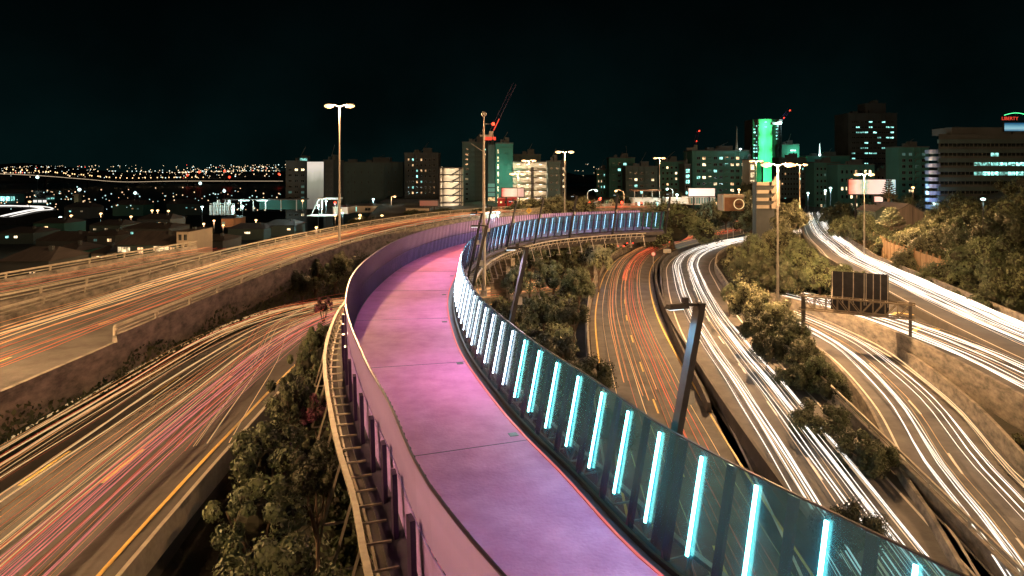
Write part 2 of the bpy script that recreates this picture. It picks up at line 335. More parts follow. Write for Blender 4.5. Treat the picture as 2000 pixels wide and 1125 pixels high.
mb2 = MB(); prof(mb2, PC, [(-7.6, -.75), (-3.85, -.75), (-3.85, -1.6), (-7.6, -1.6)], t0c - 6, t0c + 34); o = mb2.build('pavement', M['asphalt']); o['kind'] = 'structure'
o = mb.build('road_marking', M['yellow']); o['kind'] = 'structure'

# barriers: concrete body, optional steel rail on posts
postme = MB().box((0, 0, .22), (.09, .16, .44)).box((.06, 0, .3), (.1, .12, .1)).mesh('rail_post', M['rail'])
def barrier(name, label, path, off, h=.85, rail=True, t0=None, t1=None, w=.45, m='concrete', cat='crash barrier', drop=.3, group=None, pstep=4):
    root = empty(name, path.pt(t0 or 0, off)); tag(root, label, cat, group); L0 = root.location
    mb = MB(); prof(mb, path, [(off - w / 2, -drop), (off - w / 3, .28), (off - w * .22, h), (off + w * .22, h), (off + w / 3, .28), (off + w / 2, -drop)], t0, t1)
    o = mb.build('wall', M[m], root); o.location = -L0
    if rail:
        mb = MB(); prof(mb, path, [(off - .05, h + .36), (off + .05, h + .36), (off + .05, h + .50), (off - .05, h + .50)], t0, t1)
        prof(mb, path, [(off - .03, h + .14), (off + .03, h + .14), (off + .03, h + .2), (off - .03, h + .2)], t0, t1); o = mb.build('rail', M['rail'], root); o.location = -L0
        a = t0 or 0; b = t1 or path.L; k = 0
        while a < b and k < 98: p = path.pt(a, off, h); inst('post', postme, root, p - L0, math.atan2(path.nrm(a).y, path.nrm(a).x)); a += pstep; k += 1
    return root
barrier('bridge_parapet', 'concrete parapet with pale steel rail along the far left edge of the orange-lit ramp', PL1, -4.5, drop=6.2)
barrier('bridge_parapet', 'concrete parapet with steel rail between the ramp and the lower left motorway', PL1, 4.5, drop=1.2, t0=44)
barrier('concrete_barrier', 'low concrete edge wall where the ramp parapet rail stops near the left frame edge', PL1, 4.5, h=.5, rail=False, t0=0, t1=44, drop=1.2)
barrier('bridge_parapet', 'stained concrete parapet with thin rail on the outermost left slip road', PL3, -3.8, drop=6)
barrier('bridge_parapet', 'concrete parapet with rail dividing the outer slip road from the ramp', PL3, 3.8, h=.7, drop=6, t1=52)
barrier('guard_rail', 'low pale jointed barrier between the lower left motorway and the hedge', PL2, 5.1, h=.45, rail=False, w=.3, m='rail', t1=60)
barrier('guard_rail', 'low concrete edge of the lower left motorway under the ramp wall', PL2, -5, h=.6, rail=False, t1=70)
barrier('guard_rail', 'curving edge barrier on the outside of the red-streaked bend below the footbridge', PA, -4.5, h=.8)
barrier('concrete_barrier', 'dark median wall right of the red-streaked carriageway', PA, 4.6, h=.9, rail=False, m='concrete_dark', t1=150)
barrier('concrete_barrier', 'median wall left of the white-streaked curving carriageway', PB, -4.6, h=.7, rail=False, m='concrete_dark', t0=60, t1=175)
barrier('guard_rail', 'curving parapet with rail on the inside of the white-streaked bend beside the trees', PB, 4.6, h=.8, drop=2)
barrier('retaining_wall', 'stained concrete wall beneath the sign gantry, upper of the two walls', PD1, -3.1, h=1.0, rail=False, w=.6, drop=1.6, t1=92)
barrier('retaining_wall', 'stained concrete wall beneath the sign gantry, lower of the two walls', PD2, 3.4, h=1.0, rail=False, w=.5, t1=84, t0=12)
barrier('concrete_barrier', 'low barrier along the hillside edge of the wide white-streaked motorway', PC, 4.1, h=.8, rail=False, t1=250)
barrier('concrete_barrier', 'low barrier on the inner edge of the wide motorway beyond the tree island', PC, -4.1, h=.5, rail=False, t0=118, t1=250)
barrier('guard_rail', 'kerb rail between the lower right lanes and the dark tree island', PD2, -3.4, h=.5, rail=False, t1=70)
# timber noise fence on the hill side
ft = min(PC.rng(), key=lambda t: abs(PC.pt(t).y - 92)); root = empty('timber_fence', PC.pt(ft, 6.2)); tag(root, 'tall orange-lit timber noise fence on the bank right of the white motorway bend', 'fence'); L0 = root.location
mb = MB(); t = ft
while t < ft + 80:
    a = PC.pt(t, 6.2); b = PC.pt(t + 2.4, 6.2); za = gz(a.x, a.y) - .5; zb_ = gz(b.x, b.y) - .5; hh = 3.4 + random.uniform(-.05, .05)
    for k in range(6):
        p = a.lerp(b, k / 6); q = a.lerp(b, (k + .94) / 6); mb.bar(p.to_2d().to_3d() + Vector((0, 0, za + hh / 2)), q.to_2d().to_3d() + Vector((0, 0, za + hh / 2)), .05, hh)
    o = MB().box((0, 0, 1.9), (.2, .2, 3.8)); o = o.build('post', M['wood'], root, loc=Vector((a.x, a.y, za)) - L0); t += 2.45
o = mb.build('boards', M['wood'], root); o.location = -L0

# ------------------------------------------------------------------ light trails left by the traffic
TW = glow('white_trail', (1, .95, .88), 1.4); TW2 = glow('warm_white_trail', (1, .75, .48), .8); TO = glow('orange_trail', (1, .42, .14), .6); TR = glow('red_trail', (1, .12, .05), .6); TD = glow('dim_red_trail', (.9, .2, .08), .35); TY = glow('yellow_trail', (1, .66, .3), .62); TP = glow('pink_trail', (1, .3, .3), .55)
def trails(name, label, path, specs):
    """specs: (offset lo, hi, count, dz lo, hi, radius lo, hi, material index, t0, t1)"""
    mb = MB(); mats = [TW, TW2, TO, TR, TD, TY, TP]
    for lo, hi, n, z0, z1, r0, r1, mi, t0, t1 in specs:
        for k in range(n):
            off = random.uniform(lo, hi); a = t0 + random.uniform(0, 6) * (t0 > 0); b = min(t1, path.L) - random.uniform(0, 6) * (t1 < path.L); z = random.uniform(z0, z1); r = random.uniform(r0, r1); ph = random.uniform(0, 6); am = random.uniform(.05, .3)
            pts = [path.pt(t, off + am * math.sin(t * .028 + ph), z + .05 * math.sin(t * .4 + ph * 3)) for t in path.rng(a, b, 3)]
            mb.tube(pts, [r * (.75 + .35 * math.sin(t_ * .31 + ph) + random.uniform(-.15, .15)) for t_ in range(len(pts))], 4, mi)
    tag(mb.build(name, mats), label, 'light trails', kind='stuff')
INF = 1e9
trails('light_trails', 'dense white headlight streaks on the curving right-hand carriageway of the middle motorway', PB, [(-2.5, -1.1, 9, .4, .9, .01, .06, 0, 0, INF), (0, 2.1, 14, .4, .9, .01, .065, 0, 0, INF), (-2.4, 2.2, 6, .5, 1.0, .012, .03, 1, 0, INF)])
trails('light_trails', 'red and orange tail light streaks on the left-hand carriageway of the middle motorway', PA, [(-2.6, 2.8, 3, .5, .9, .015, .03, 5, 0, INF), (.4, 2.2, 3, .6, .9, .02, .04, 3, 0, INF), (-2.4, 2.2, 8, .6, 1, .012, .035, 2, 60, INF), (-.5, 1.6, 6, .6, 1, .03, .06, 3, 110, INF), (-2.2, 1.5, 4, .6, .9, .02, .04, 4, 0, INF)])
trails('light_trails', 'broad white headlight streaks on the wide far right motorway', PC, [(-2.1, -.5, 14, .4, 1, .015, .075, 0, 0, 250), (.3, 2.4, 18, .4, 1, .015, .08, 0, 0, 250), (-2.8, 2.8, 6, .6, 1.1, .02, .04, 1, 0, 250)])
trails('light_trails', 'parallel white streaks passing under the sign gantry on the upper lanes', PD1, [(-2.0, -.8, 5, .5, .9, .015, .04, 0, 0, INF), (.5, 1.9, 7, .5, .9, .02, .05, 0, 0, INF), (-2.2, 2.2, 3, .5, .9, .01, .02, 1, 0, INF)])
trails('light_trails', 'white streaks on the lower right lanes beside the tree island', PD2, [(-2.2, -1.0, 6, .5, .8, .02, .05, 0, 0, INF), (.4, 1.4, 5, .5, .8, .02, .04, 0, 0, INF), (1.8, 2.4, 3, .5, .8, .01, .03, 1, 0, INF), (-2.4, 2.4, 3, .5, 1, .01, .02, 5, 0, INF)])
trails('light_trails', 'faint orange streaks on the elevated left ramp', PL1, [(-2.9, -.6, 5, .6, .9, .01, .03, 5, 0, INF), (.4, 2.9, 7, .6, .9, .01, .024, 4, 0, INF), (-2.5, 2.5, 8, .6, 1, .02, .04, 4, 100, INF), (-3, 3, 7, .6, 1, .008, .02, 2, 0, INF)])
trails('light_trails', 'crossing yellow, orange and pink streaks on the lower left motorway', PL2, [(-3.6, -1.4, 9, .5, .8, .01, .05, 5, 0, INF), (-.6, 1.8, 9, .5, .8, .008, .042, 5, 0, INF), (2.0, 3.8, 18, .6, .9, .006, .03, 6, 0, 70), (-3.5, 3.6, 18, .6, 1, .004, .018, 2, 0, INF), (-3.5, 3.6, 10, .6, 1.6, .004, .016, 3, 0, INF)])
trails('light_trails', 'thin red streaks on the outermost left slip road', PL3, [(-2.4, 2.4, 4, .6, .9, .01, .018, 3, 0, INF), (-2.4, 2.4, 2, .6, .9, .01, .016, 5, 0, INF)])
xp = Path([(-11.8, 26, 5.9), (-14, 38, 5.8), (-16.8, 50, 5.4), (-17, 62, 4.3), (-14, 71, 2.8), (-9, 83, 1)])
trails('light_trails', 'merging streaks that cross lanes on the lower left motorway', xp, [(-1, 1.2, 4, .5, 1, .01, .022, 5, 0, INF), (-1.6, 1.6, 3, .5, 1, .01, .018, 3, 0, INF)])

# ------------------------------------------------------------------ the pink cycle and foot bridge
BR = empty('footbridge', PR.pt(20, -DW / 2)); tag(BR, 'curving elevated pink cycle bridge between glowing screens through the middle of the scene', 'bridge'); BL = BR.location
def bpart(mb, name, m, smooth=False): o = mb.build(name, m, BR, smooth); o.location = -BL; return o
mb = MB(); prof(mb, PR, [(-DW, 0), (0, 0), (0, -.25), (-DW, -.25)]); bpart(mb, 'deck', M['pink'])
t = 3
while t < PR.L - 2: bpart(MB().bar(PR.pt(t, -DW + .02, .004), PR.pt(t, -.04, .004), .02, .01), 'deck_joint', M['slat']); t += 9.8
for t in range(6, int(PR.L) - 4, 9): bpart(MB().box(PR.pt(t, -.3, .006), (.3, .3, .014), math.atan2(PR.nrm(t).y, PR.nrm(t).x)), 'drain_cover', M['dark'])
mb = MB(); prof(mb, PR, [(-DW - .7, -.2), (-DW - .05, -.03), (-DW - .05, -.4), (-DW - .7, -.5)]); prof(mb, PR, [(.05, -.03), (.6, -.2), (.6, -.5), (.05, -.4)]); bpart(mb, 'gutter', M['kerb'])
mb = MB(); prof(mb, PR, [(-DW - .9, -.3), (.9, -.3), (.5, -.85), (-1.2, -1.0), (-1.6, -2.1), (-DW + 1.6, -2.1), (-DW + 1.2, -1.0), (-DW - .5, -.85)]); bpart(mb, 'girder', M['concrete_dark'])
mb = MB(); prof(mb, PR, [(-.03, .004), (.05, .004), (.05, .03), (-.03, .03)]); bpart(mb, 'edge_line', glow('edge_light', (1, .12, .12), .55))
for t in (52, 74, 98, 118, 132):
    if t < PR.L:
        p = PR.pt(t, -DW / 2); g = gz(p.x, p.y); h = 8 - 2.1 - g + .5; r = math.atan2(PR.nrm(t).y, PR.nrm(t).x)
        MB().box((0, 0, h / 2), (2.2, 1.2, h)).box((0, 0, h - .5), (3.6, 1.3, .9)).build('pier', M['concrete'], BR, loc=Vector((p.x, p.y, g - .5)) - BL).rotation_euler = (0, 0, r)
# right screen: leaning glass, LED bars, top edge
LEAN = .2; FH = 2.75
def rp(t, h, o=0): return PR.pt(t, .42 + o + LEAN * h, h)
mb = MB(); prof(mb, PR, [(.42, -.1), (.42 + LEAN * FH, FH)], closed=False); bpart(mb, 'right_screen', GLR)
mb = MB(); prof(mb, PR, [(.40 + LEAN * FH, FH), (.45 + LEAN * FH, FH), (.45 + LEAN * FH, FH + .04), (.40 + LEAN * FH, FH + .04)]); prof(mb, PR, [(.36, -.12), (.5, -.12), (.5, .02), (.36, .02)]); bpart(mb, 'top_edge_trim', M['dark'])
bars = [glow('led_bar_near', (.26, 1, .94), 16), glow('led_bar_middle', (.75, .88, 1), 10), glow('led_bar_far', (.8, .72, 1), 7)]
t = 1.2; k = 0
while t < PR.L - 1 and k < 99:
    y = PR.pt(t).y; bmt = bars[0] if y < 27 else (bars[1] if y < 60 else bars[2]); n_ = PR.nrm(t); tg = Vector((-n_.y, n_.x, 0))
    a = rp(t, .5, -.06); b = rp(t, 2.62, -.06); mm = MB().bar(a, b, .075 if y < 30 else .065, .035, side=tg); lb_ = bpart(mm, 'light_bar', bmt)
    t += 1.62; k += 1
t = .4
while t < PR.L - .5: bpart(MB().bar(rp(t, -.1, .07), rp(t, FH - .05, .07), .2, .10, side=Vector((-PR.nrm(t).y, PR.nrm(t).x, 0))), 'screen_post', M['slat']); t += 1.62
# left screen: solid purple skirt, translucent upper, close battens
LF = 2.6
def lp(t, h, o=0): return PR.pt(t, -DW - .12 - .06 * h - o, h)
mb = MB(); prof(mb, PR, [(-DW - .12, -.1), (-DW - .19, 1.15), (-DW - .22, 1.15), (-DW - .15, -.1)]); bpart(mb, 'left_skirt_panel', PANEL)
mb = MB(); prof(mb, PR, [(-DW - .2, 1.2), (-DW - .28, LF)], closed=False); bpart(mb, 'left_screen', GLL)
mb = MB(); prof(mb, PR, [(-DW - .25, LF), (-DW - .31, LF), (-DW - .31, LF + .05), (-DW - .25, LF + .05)]); bpart(mb, 'left_top_trim', M['slat'])
mb = MB(); t = .2
while t < PR.L - .3: mb.bar(lp(t, -.1, -.04), lp(t, LF, -.04), .06, .05, side=Vector((-PR.nrm(t).y, PR.nrm(t).x, 0))); t += .42
bpart(mb, 'left_battens', M['slat'])
t = .6                                                    # outer fins of the left side
while t < PR.L - .3: bpart(MB().bar(PR.pt(t, -DW - .35, -.9), PR.pt(t, -DW - .42, 1.5), .35, .12, side=Vector((-PR.nrm(t).y, PR.nrm(t).x, 0))), 'fin', M['slat']); t += 2.1
# old parapet rails outside both screens
def old_rail(off, sgn, z, nm, lo, hi):
    mb = MB(); prof(mb, PR, [(off - .08, z), (off + .08, z), (off + .08, z + .12), (off - .08, z + .12)], lo, hi); prof(mb, PR, [(off - .3 * sgn - .03, z - .45), (off - .3 * sgn + .03, z - .45), (off - .3 * sgn + .03, z - .37), (off - .3 * sgn - .03, z - .37)], lo, hi)
    t = lo + .3
    while t < hi: mb.bar(PR.pt(t, off, z), PR.pt(t, off - .35 * sgn, z - .75), .07); mb.bar(PR.pt(t, off, z + .02), PR.pt(t, off - .7 * sgn, z + .02), .05); t += 1.0
    t = lo
    while t < hi: mb.bar(PR.pt(t, off, z), PR.pt(t, off + .55 * sgn, z - 1.9), .07); mb.bar(PR.pt(t, off + .55 * sgn, z - 1.9), PR.pt(t, off - .1 * sgn, z - 1.9), .07); t += 2.6
    bpart(mb, nm, M['rail'])
old_rail(-DW - 1.25, -1, .1, 'left_cable_rail', 4, 76); old_rail(1.7, 1, -.45, 'right_cable_rail', 10, PR.L - 4)
# leaning light posts on the right side
def bridge_post(t, label):
    p = PR.pt(t, 1.05, -.6); n_ = PR.nrm(t); r = math.atan2(n_.y, n_.x); root = empty('bridge_lamp_post', p, r); tag(root, label, 'lamp post', 'leaning lamp posts along the pink bridge')
    MB().bar((0, 0, 0), (1.35, 0, 6.2), .18, .27, side=(1, 0, 0)).box((0, 0, .03), (.5, .5, .06)).bar((.30, 0, 1.3), (.34, 0, 1.5), .22, .31, side=(1, 0, 0)).build('post', M['dark'], root)
    MB().bar((1.4, 0, 6.15), (.8, 0, 6.2), .08, .07).build('arm', M['dark'], root)
    h = MB().box((.66, 0, 6.16), (.62, .24, .11), taper=.8).box((.9, 0, 6.27), (.13, .13, .2)).build('lamp_head', M['dark'], root)
    MB().box((.6, 0, 6.09), (.4, .16, .02)).build('lens', glow('dim_lens', (.7, .9, 1), 2), h)
    MB().box((.98, 0, 3.8), (.28, .16, .34)).box((.84, 0, 3.75), (.2, .1, .1)).build('camera_box', M['steel'], root)
    lamp('SPOT', (.5, 0, 6.0), 1500 if p.y > 26 else 1000, (1, .82, 1) if p.y > 26 else (.25, .75, 1), .15, root, spot=150, blend=.8)
    return root
tt = [i for i in PR.rng(None, None, 1)]
def t_at(y): return min(tt, key=lambda t: abs(PR.pt(t, 1).y - y))
for y, lb in ((17.2, 'nearest dark leaning post with arm lamp beside the bright light bars'), (30.5, 'dark leaning post with arm lamp before the shrubs right of the path'), (43.5, 'dark leaning post where the pink path disappears behind the screen'), (56, 'thin dark leaning post just left of the tall bare mast'), (68, 'thin dark leaning post just right of the tall bare mast'), (80, 'dark leaning post in front of the red building'), (89, 'dark leaning post in front of the left part of the orange street trees'), (96, 'dark leaning post in front of the middle of the orange street trees'), (102, 'dark leaning post near the red traffic lights'), (107, 'farthest dark leaning post at the end of the bridge')):
    bridge_post(t_at(y), lb)

# ------------------------------------------------------------------ street lighting
def mast(p, zt, label, power=14000, lit=True, double=True, col=SOD, rz=0, rad=.16):
    g = gz(p[0], p[1]) if len(p) < 3 else p[2]; H = zt - g; root = empty('high_mast_lamp', (p[0], p[1], g), rz); tag(root, label, 'street lamp', 'tall twin-headed motorway lamps')
    MB().tube([(0, 0, 0), (0, 0, H * .4)], [rad, rad * .85], 10).tube([(0, 0, H * .4), (0, 0, H)], [rad * .72, rad * .45], 10).tube([(0, 0, H * .4 - .15), (0, 0, H * .4 + .1)], rad, 10).box((0, 0, .25), (.6, .6, .5)).build('pole', M['pole'], root)
    arms = (-1, 1) if double else (1,)
    if lit is None: MB().ball((0, 0, H + .25), .28).tube([(0, 0, H), (0, 0, H + .3)], .1).bar((-.0, 0, H - 3.4), (-1.2, 0, H - 2.6), .05).build('lamp_head', M['pole'], root); MB().ball((.9, 0, H - .7), .16).build('beacon', E['red'], root); MB().bar((0, 0, H - .7), (.9, 0, H - .7), .05).build('arm', M['pole'], root); return root
    for s in arms:
        MB().tube([(0, 0, H - .1), (s * .5, 0, H + .12), (s * 1.1, 0, H + .15)], .05, 6).build('arm', M['pole'], root)
        h = MB().box((s * 1.25, 0, H + .17), (1.0, .36, .16), taper=.7).build('lamp_head', M['pole'], root)
        MB().box((s * 1.25, 0, H + .06), (.8, .3, .1)).ball((s * 1.25, 0, H + .0), .34, 12, 7, sq=(1.6, 1, .7)).build('lens', E['sod' if col is SOD else 'cool'], h)  # lens ball oversized to stand in for the lamp's glow
    lamp('POINT', (0, 0, H - .35), power * (3 if p[1] < 140 else .9), col, .5, root)
    return root
def P2(px, D): return ((px - 1000) / F * D, D)
mast((*P2(663, 80), 7.4), at(0, 207, 80).z, 'tall lamp with twin sodium heads beside the left ramp, violet lower pole', 15000)
mast((*P2(945, 66), 5), at(0, 228, 66).z, 'tall bare mast without lit heads standing right of the pink path', lit=None, rad=.2)
mast((*P2(1103, 130), 6), at(0, 297, 130).z, 'twin sodium lamp above the street trees beyond the bridge', 6500)
mast(P2(1033, 165), at(0, 314, 165).z, 'small twin lamp in front of the lit balconies', 7000)
mast(P2(1011, 150), at(0, 340, 150).z, 'shortest twin lamp left of the lit balconies, near the red building', 5000)
mast((*P2(1288, 200), 6), at(0, 309, 200).z, 'twin sodium lamp behind the big round tree', 12000)
mast((*P2(1519, 72), 0), at(0, 322, 72).z, 'tallest right-hand lamp rising from the trees of the central island', 32000)
mast(P2(1562, 150), at(0, 322, 150).z, 'dark-poled lamp right of the tall island lamp', 9000)
mast(P2(1477, 170), at(0, 315, 170).z, 'twin lamp in front of the car park with rounded bands', 8000)
mast((*P2(1688, 118), 1.4), at(0, 341, 118).z, 'lamp beside the wide right motorway in front of the billboard', 19000)
mast((-29.6, 8, 0), 19, 'twin motorway lamp left of the view beside the ramp', 12000)
mast((-29.3, 25, 2), 19, 'twin motorway lamp on the ramp parapet left of the view', 14000)
mast((40.5, 24, 0), 17.5, 'twin motorway lamp right of the view beside the retaining walls', 15000)
mast((11.6, -6, 0), 16, 'twin motorway lamp in the median close to the viewpoint', 8000)
def street_lamp(px, py, D, label, col='sod', power=0, h=8, r=.35, arm=None):
    p = at(px, py, D); g = p.z - h; root = empty('street_lamp', (p.x, p.y, g)); tag(root, label, 'street lamp', 'small street lamps of the city')
    a = arm or 0
    MB().tube([(a, 0, 0), (a, 0, h - .6), (a * .9, 0, h - .15), (a * .5, 0, h + .2), (0, 0, h + .3)] if a else [(0, 0, 0), (0, 0, h)], .06 * max(1, D / 150), 6).build('pole', M['dark'] if not a else M['pole'], root)
    MB().ball((0, 0, h), r * max(1, D / 170), sq=(1, 1, .6)).build('lamp_globe', E[col], root)  # globe enlarged so its shape stands in for the glow
    if power: lamp('POINT', (0, -.4, h - .7), power, SOD if col == 'sod' else COOL, .3, root)
SL = [(118, 424, 190, 'brilliant bluish white lamp at the left among dark roofs', 'cool', 1500), (139, 421, 200, 'orange lamp just right of the bluish white lamp', 'sod', 400), (197, 417, 200, 'orange lamp between the harbour tower and the tiled houses', 'sod', 900), (256, 423, 210, 'small orange lamp left of the white wall', 'sod', 300), (297, 411, 220, 'left of a close pair of orange lamps', 'sod', 400), (308, 411, 221, 'right of a close pair of orange lamps', 'sod', 400), (329, 412, 235, 'faint orange lamp right of the close pair', 'sod', 200), (343, 432, 200, 'low orange lamp above the apartment block roof', 'sod', 300), (395, 404, 220, 'white lamp on tall post above two orange ones', 'cool', 1200), (398, 437, 190, 'orange lamp under the white lamp on tall post', 'sod', 900), (418, 431, 195, 'orange lamp right of the white lamp post', 'sod', 600), (436, 440, 195, 'small orange lamp by the brick store wall', 'sod', 300), (474, 403, 215, 'white lamp beside the lit depot frames', 'cool', 900), (500, 430, 200, 'orange lamp above the dark hedge left of the tall twin lamp', 'sod', 700), (591, 392, 190, 'orange lamp in front of the dark apartment tower', 'sod', 200),
      (622, 401, 170, 'white lamp under the forecourt canopy, left one', 'cool', 1600), (637, 393, 175, 'white lamp at the forecourt canopy, right one', 'cool', 1600), (618, 444, 150, 'large orange lamp low beside the ramp, left of the twin lamp pole', 'sod', 1200), (655, 421, 160, 'orange lamp hiding behind the left of the twin lamp pole', 'sod', 300), (669, 416, 165, 'bluish lamp just right of the twin lamp pole', 'cool', 300), (703, 420, 150, 'large orange lamp beyond the ramp, first right of the twin lamp pole', 'sod', 1200), (746, 421, 150, 'large orange lamp beyond the ramp, second right of the twin lamp pole', 'sod', 1200), (789, 427, 148, 'large orange lamp beyond the ramp, third right of the twin lamp pole', 'sod', 1000), (729, 389, 200, 'white lamp beside the low pale shops', 'cool', 900), (771, 384, 200, 'orange lamp on curved arm beside the low pale shops', 'sod', 400),
      (973, 415, 130, 'bluish white lamp at the foot of the lattice glass tower', 'cool', 900), (1164, 372, 165, 'cool curved-arm lamp above the red traffic lights', 'cool', 1500), (1203, 373, 170, 'orange curved-arm lamp beside the small round tree', 'sod', 700), (1303, 369, 190, 'dim curved-arm lamp above the white hoarding', 'cool', 900), (1443, 370, 180, 'round pinkish lamp above the circular sign', 'sod', 1500), (1578, 377, 210, 'star-white lamp in the dark trees left of the motorway end', 'cool', 1200), (1612, 372, 205, 'left of two white lamps above the motorway end', 'cool', 1800), (1622, 367, 207, 'right of two white lamps above the motorway end', 'cool', 1800), (1783, 366, 150, 'pinkish lamp above the gabled hall', 'sod', 900), (1920, 389, 100, 'tiny white lamp in the dark trees under the office block', 'cool', 80), (350, 495, 105, 'left of two amber lamps by the brick apartment block', 'sod', 500), (353, 493, 112, 'right of two amber lamps by the brick apartment block', 'sod', 300), (58, 394, 420, 'amber lamp by the waterfront buildings', 'sod', 0), (1140, 397, 170, 'orange lamp left of the traffic lights', 'sod', 300)]
for px, py, D, lb, c, pw in SL: street_lamp(px, py, D, lb, c, pw * 1.6, arm={1164: -2, 1203: 2, 1303: 1.6, 771: -1}.get(px))

# ------------------------------------------------------------------ trees
def crown_mesh(seed, n_lobes, leaves, shape, m, leaf=.055, core=.8):
    rnd = random.Random(seed); mb = MB(); lobes = []
    for i in range(n_lobes):
        while True:
            v = Vector((rnd.gauss(0, 1), rnd.gauss(0, 1), rnd.gauss(.25, .9))).normalized()
            if v.z > -.45: break
        r = rnd.uniform(.12, .34); k = rnd.uniform(.55, 1.0); lobes.append((Vector((v.x * shape[0] * k, v.y * shape[1] * k, v.z * shape[2] * k)), r))
    for c, r in lobes: mb.ball(c * .9, r * core * .8, 6, 4, 1)
    mb.ball((0, 0, 0), .42, 10, 6, 1, (shape[0], shape[1], shape[2]))
    per = leaves // n_lobes
    for c, r in lobes:
        for k in range(per):
            d = Vector((rnd.gauss(0, 1), rnd.gauss(0, 1), rnd.gauss(.15, 1))).normalized(); p = c + d * r * rnd.uniform(.7, 1.12)
            nrm = (d + Vector((rnd.uniform(-.7, .7), rnd.uniform(-.7, .7), rnd.uniform(-.5, .7)))).normalized(); q = nrm.orthogonal().normalized(); q.rotate(Matrix.Rotation(rnd.uniform(0, 6.28), 3, nrm)); u = nrm.cross(q); s = leaf * rnd.uniform(.6, 1.3)
            mb.add([p - q * s, p - u * s * .5, p + q * s, p + u * s * .5], [(0, 1, 2, 3)])
    return mb.mesh('crown', [m, CORE])
CR = dict(round=crown_mesh(1, 46, 9000, (1, 1, .8), LEAF[0], .038), dark=crown_mesh(2, 40, 8000, (1, 1, .85), LEAF[1], .04), pale=crown_mesh(3, 34, 8000, (1, .95, .85), LEAF[2], .04), loose=crown_mesh(4, 26, 5200, (1, 1, 1), LEAF[0], .048, .5), bush=crown_mesh(5, 20, 6000, (1, 1, .7), LEAF[0], .05, .8), rose=crown_mesh(6, 22, 5000, (1, 1, .9), LEAF[3], .045, .6))
def trunk_mesh(seed):
    rnd = random.Random(seed); mb = MB(); mb.tube([(0, 0, 0), (.02, .01, .25), (0, .03, .6)], [.06, .045, .035], 7)
    for k in range(5): a = k * 1.256 + rnd.uniform(-.3, .3); mb.tube([(0, .02, .42 + .04 * k), (.16 * math.cos(a), .16 * math.sin(a), .66), (.36 * math.cos(a), .36 * math.sin(a), .88)], [.03, .02, .008], 5)
    return mb.mesh('trunk', M['bark'])
TRK = [trunk_mesh(i) for i in range(3)]
def tree(px, py_top, py_base, D, wpx, kind, label, group=None, name='tree'):
    """crown spanning wpx pixels, top at py_top, foot at py_base"""
    zt = at(0, py_top, D).z; x = (px - 1000) / F * D; zb = at(0, py_base, D).z; g = gz(x, D); zb = min(zb, g + .1) if zb < g + .1 else zb
    g0 = min(g, zb); rx = wpx / F * D / 2; H = zt - g0; root = empty(name, (x, D, g0 - .1)); tag(root, label, 'bush' if name == 'bush' else 'tree', group)
    ch = max(rx * 1.1, (zt - zb) / 2 * 1.05); ch = min(ch, H * .62)
    rr = random.uniform(0, 6.28); j = random.uniform(.95, 1.05)
    inst('crown', CR[kind], root, (0, 0, H - ch * 1.02), rr, (rx * .92 * j, rx * .92, ch * .95))
    sx = min(max(H, 2) * .9, rx * 1.5); inst('trunk', random.choice(TRK), root, (0, 0, 0), rr, (sx, sx, max(.5, (H - ch * .75) / .88)))
    return root
G1 = 'trees of the central island'; G2 = 'street trees beyond the bridge'; G3 = 'trees on the hillside at right'; G4 = 'trees and shrubs under the bridge'
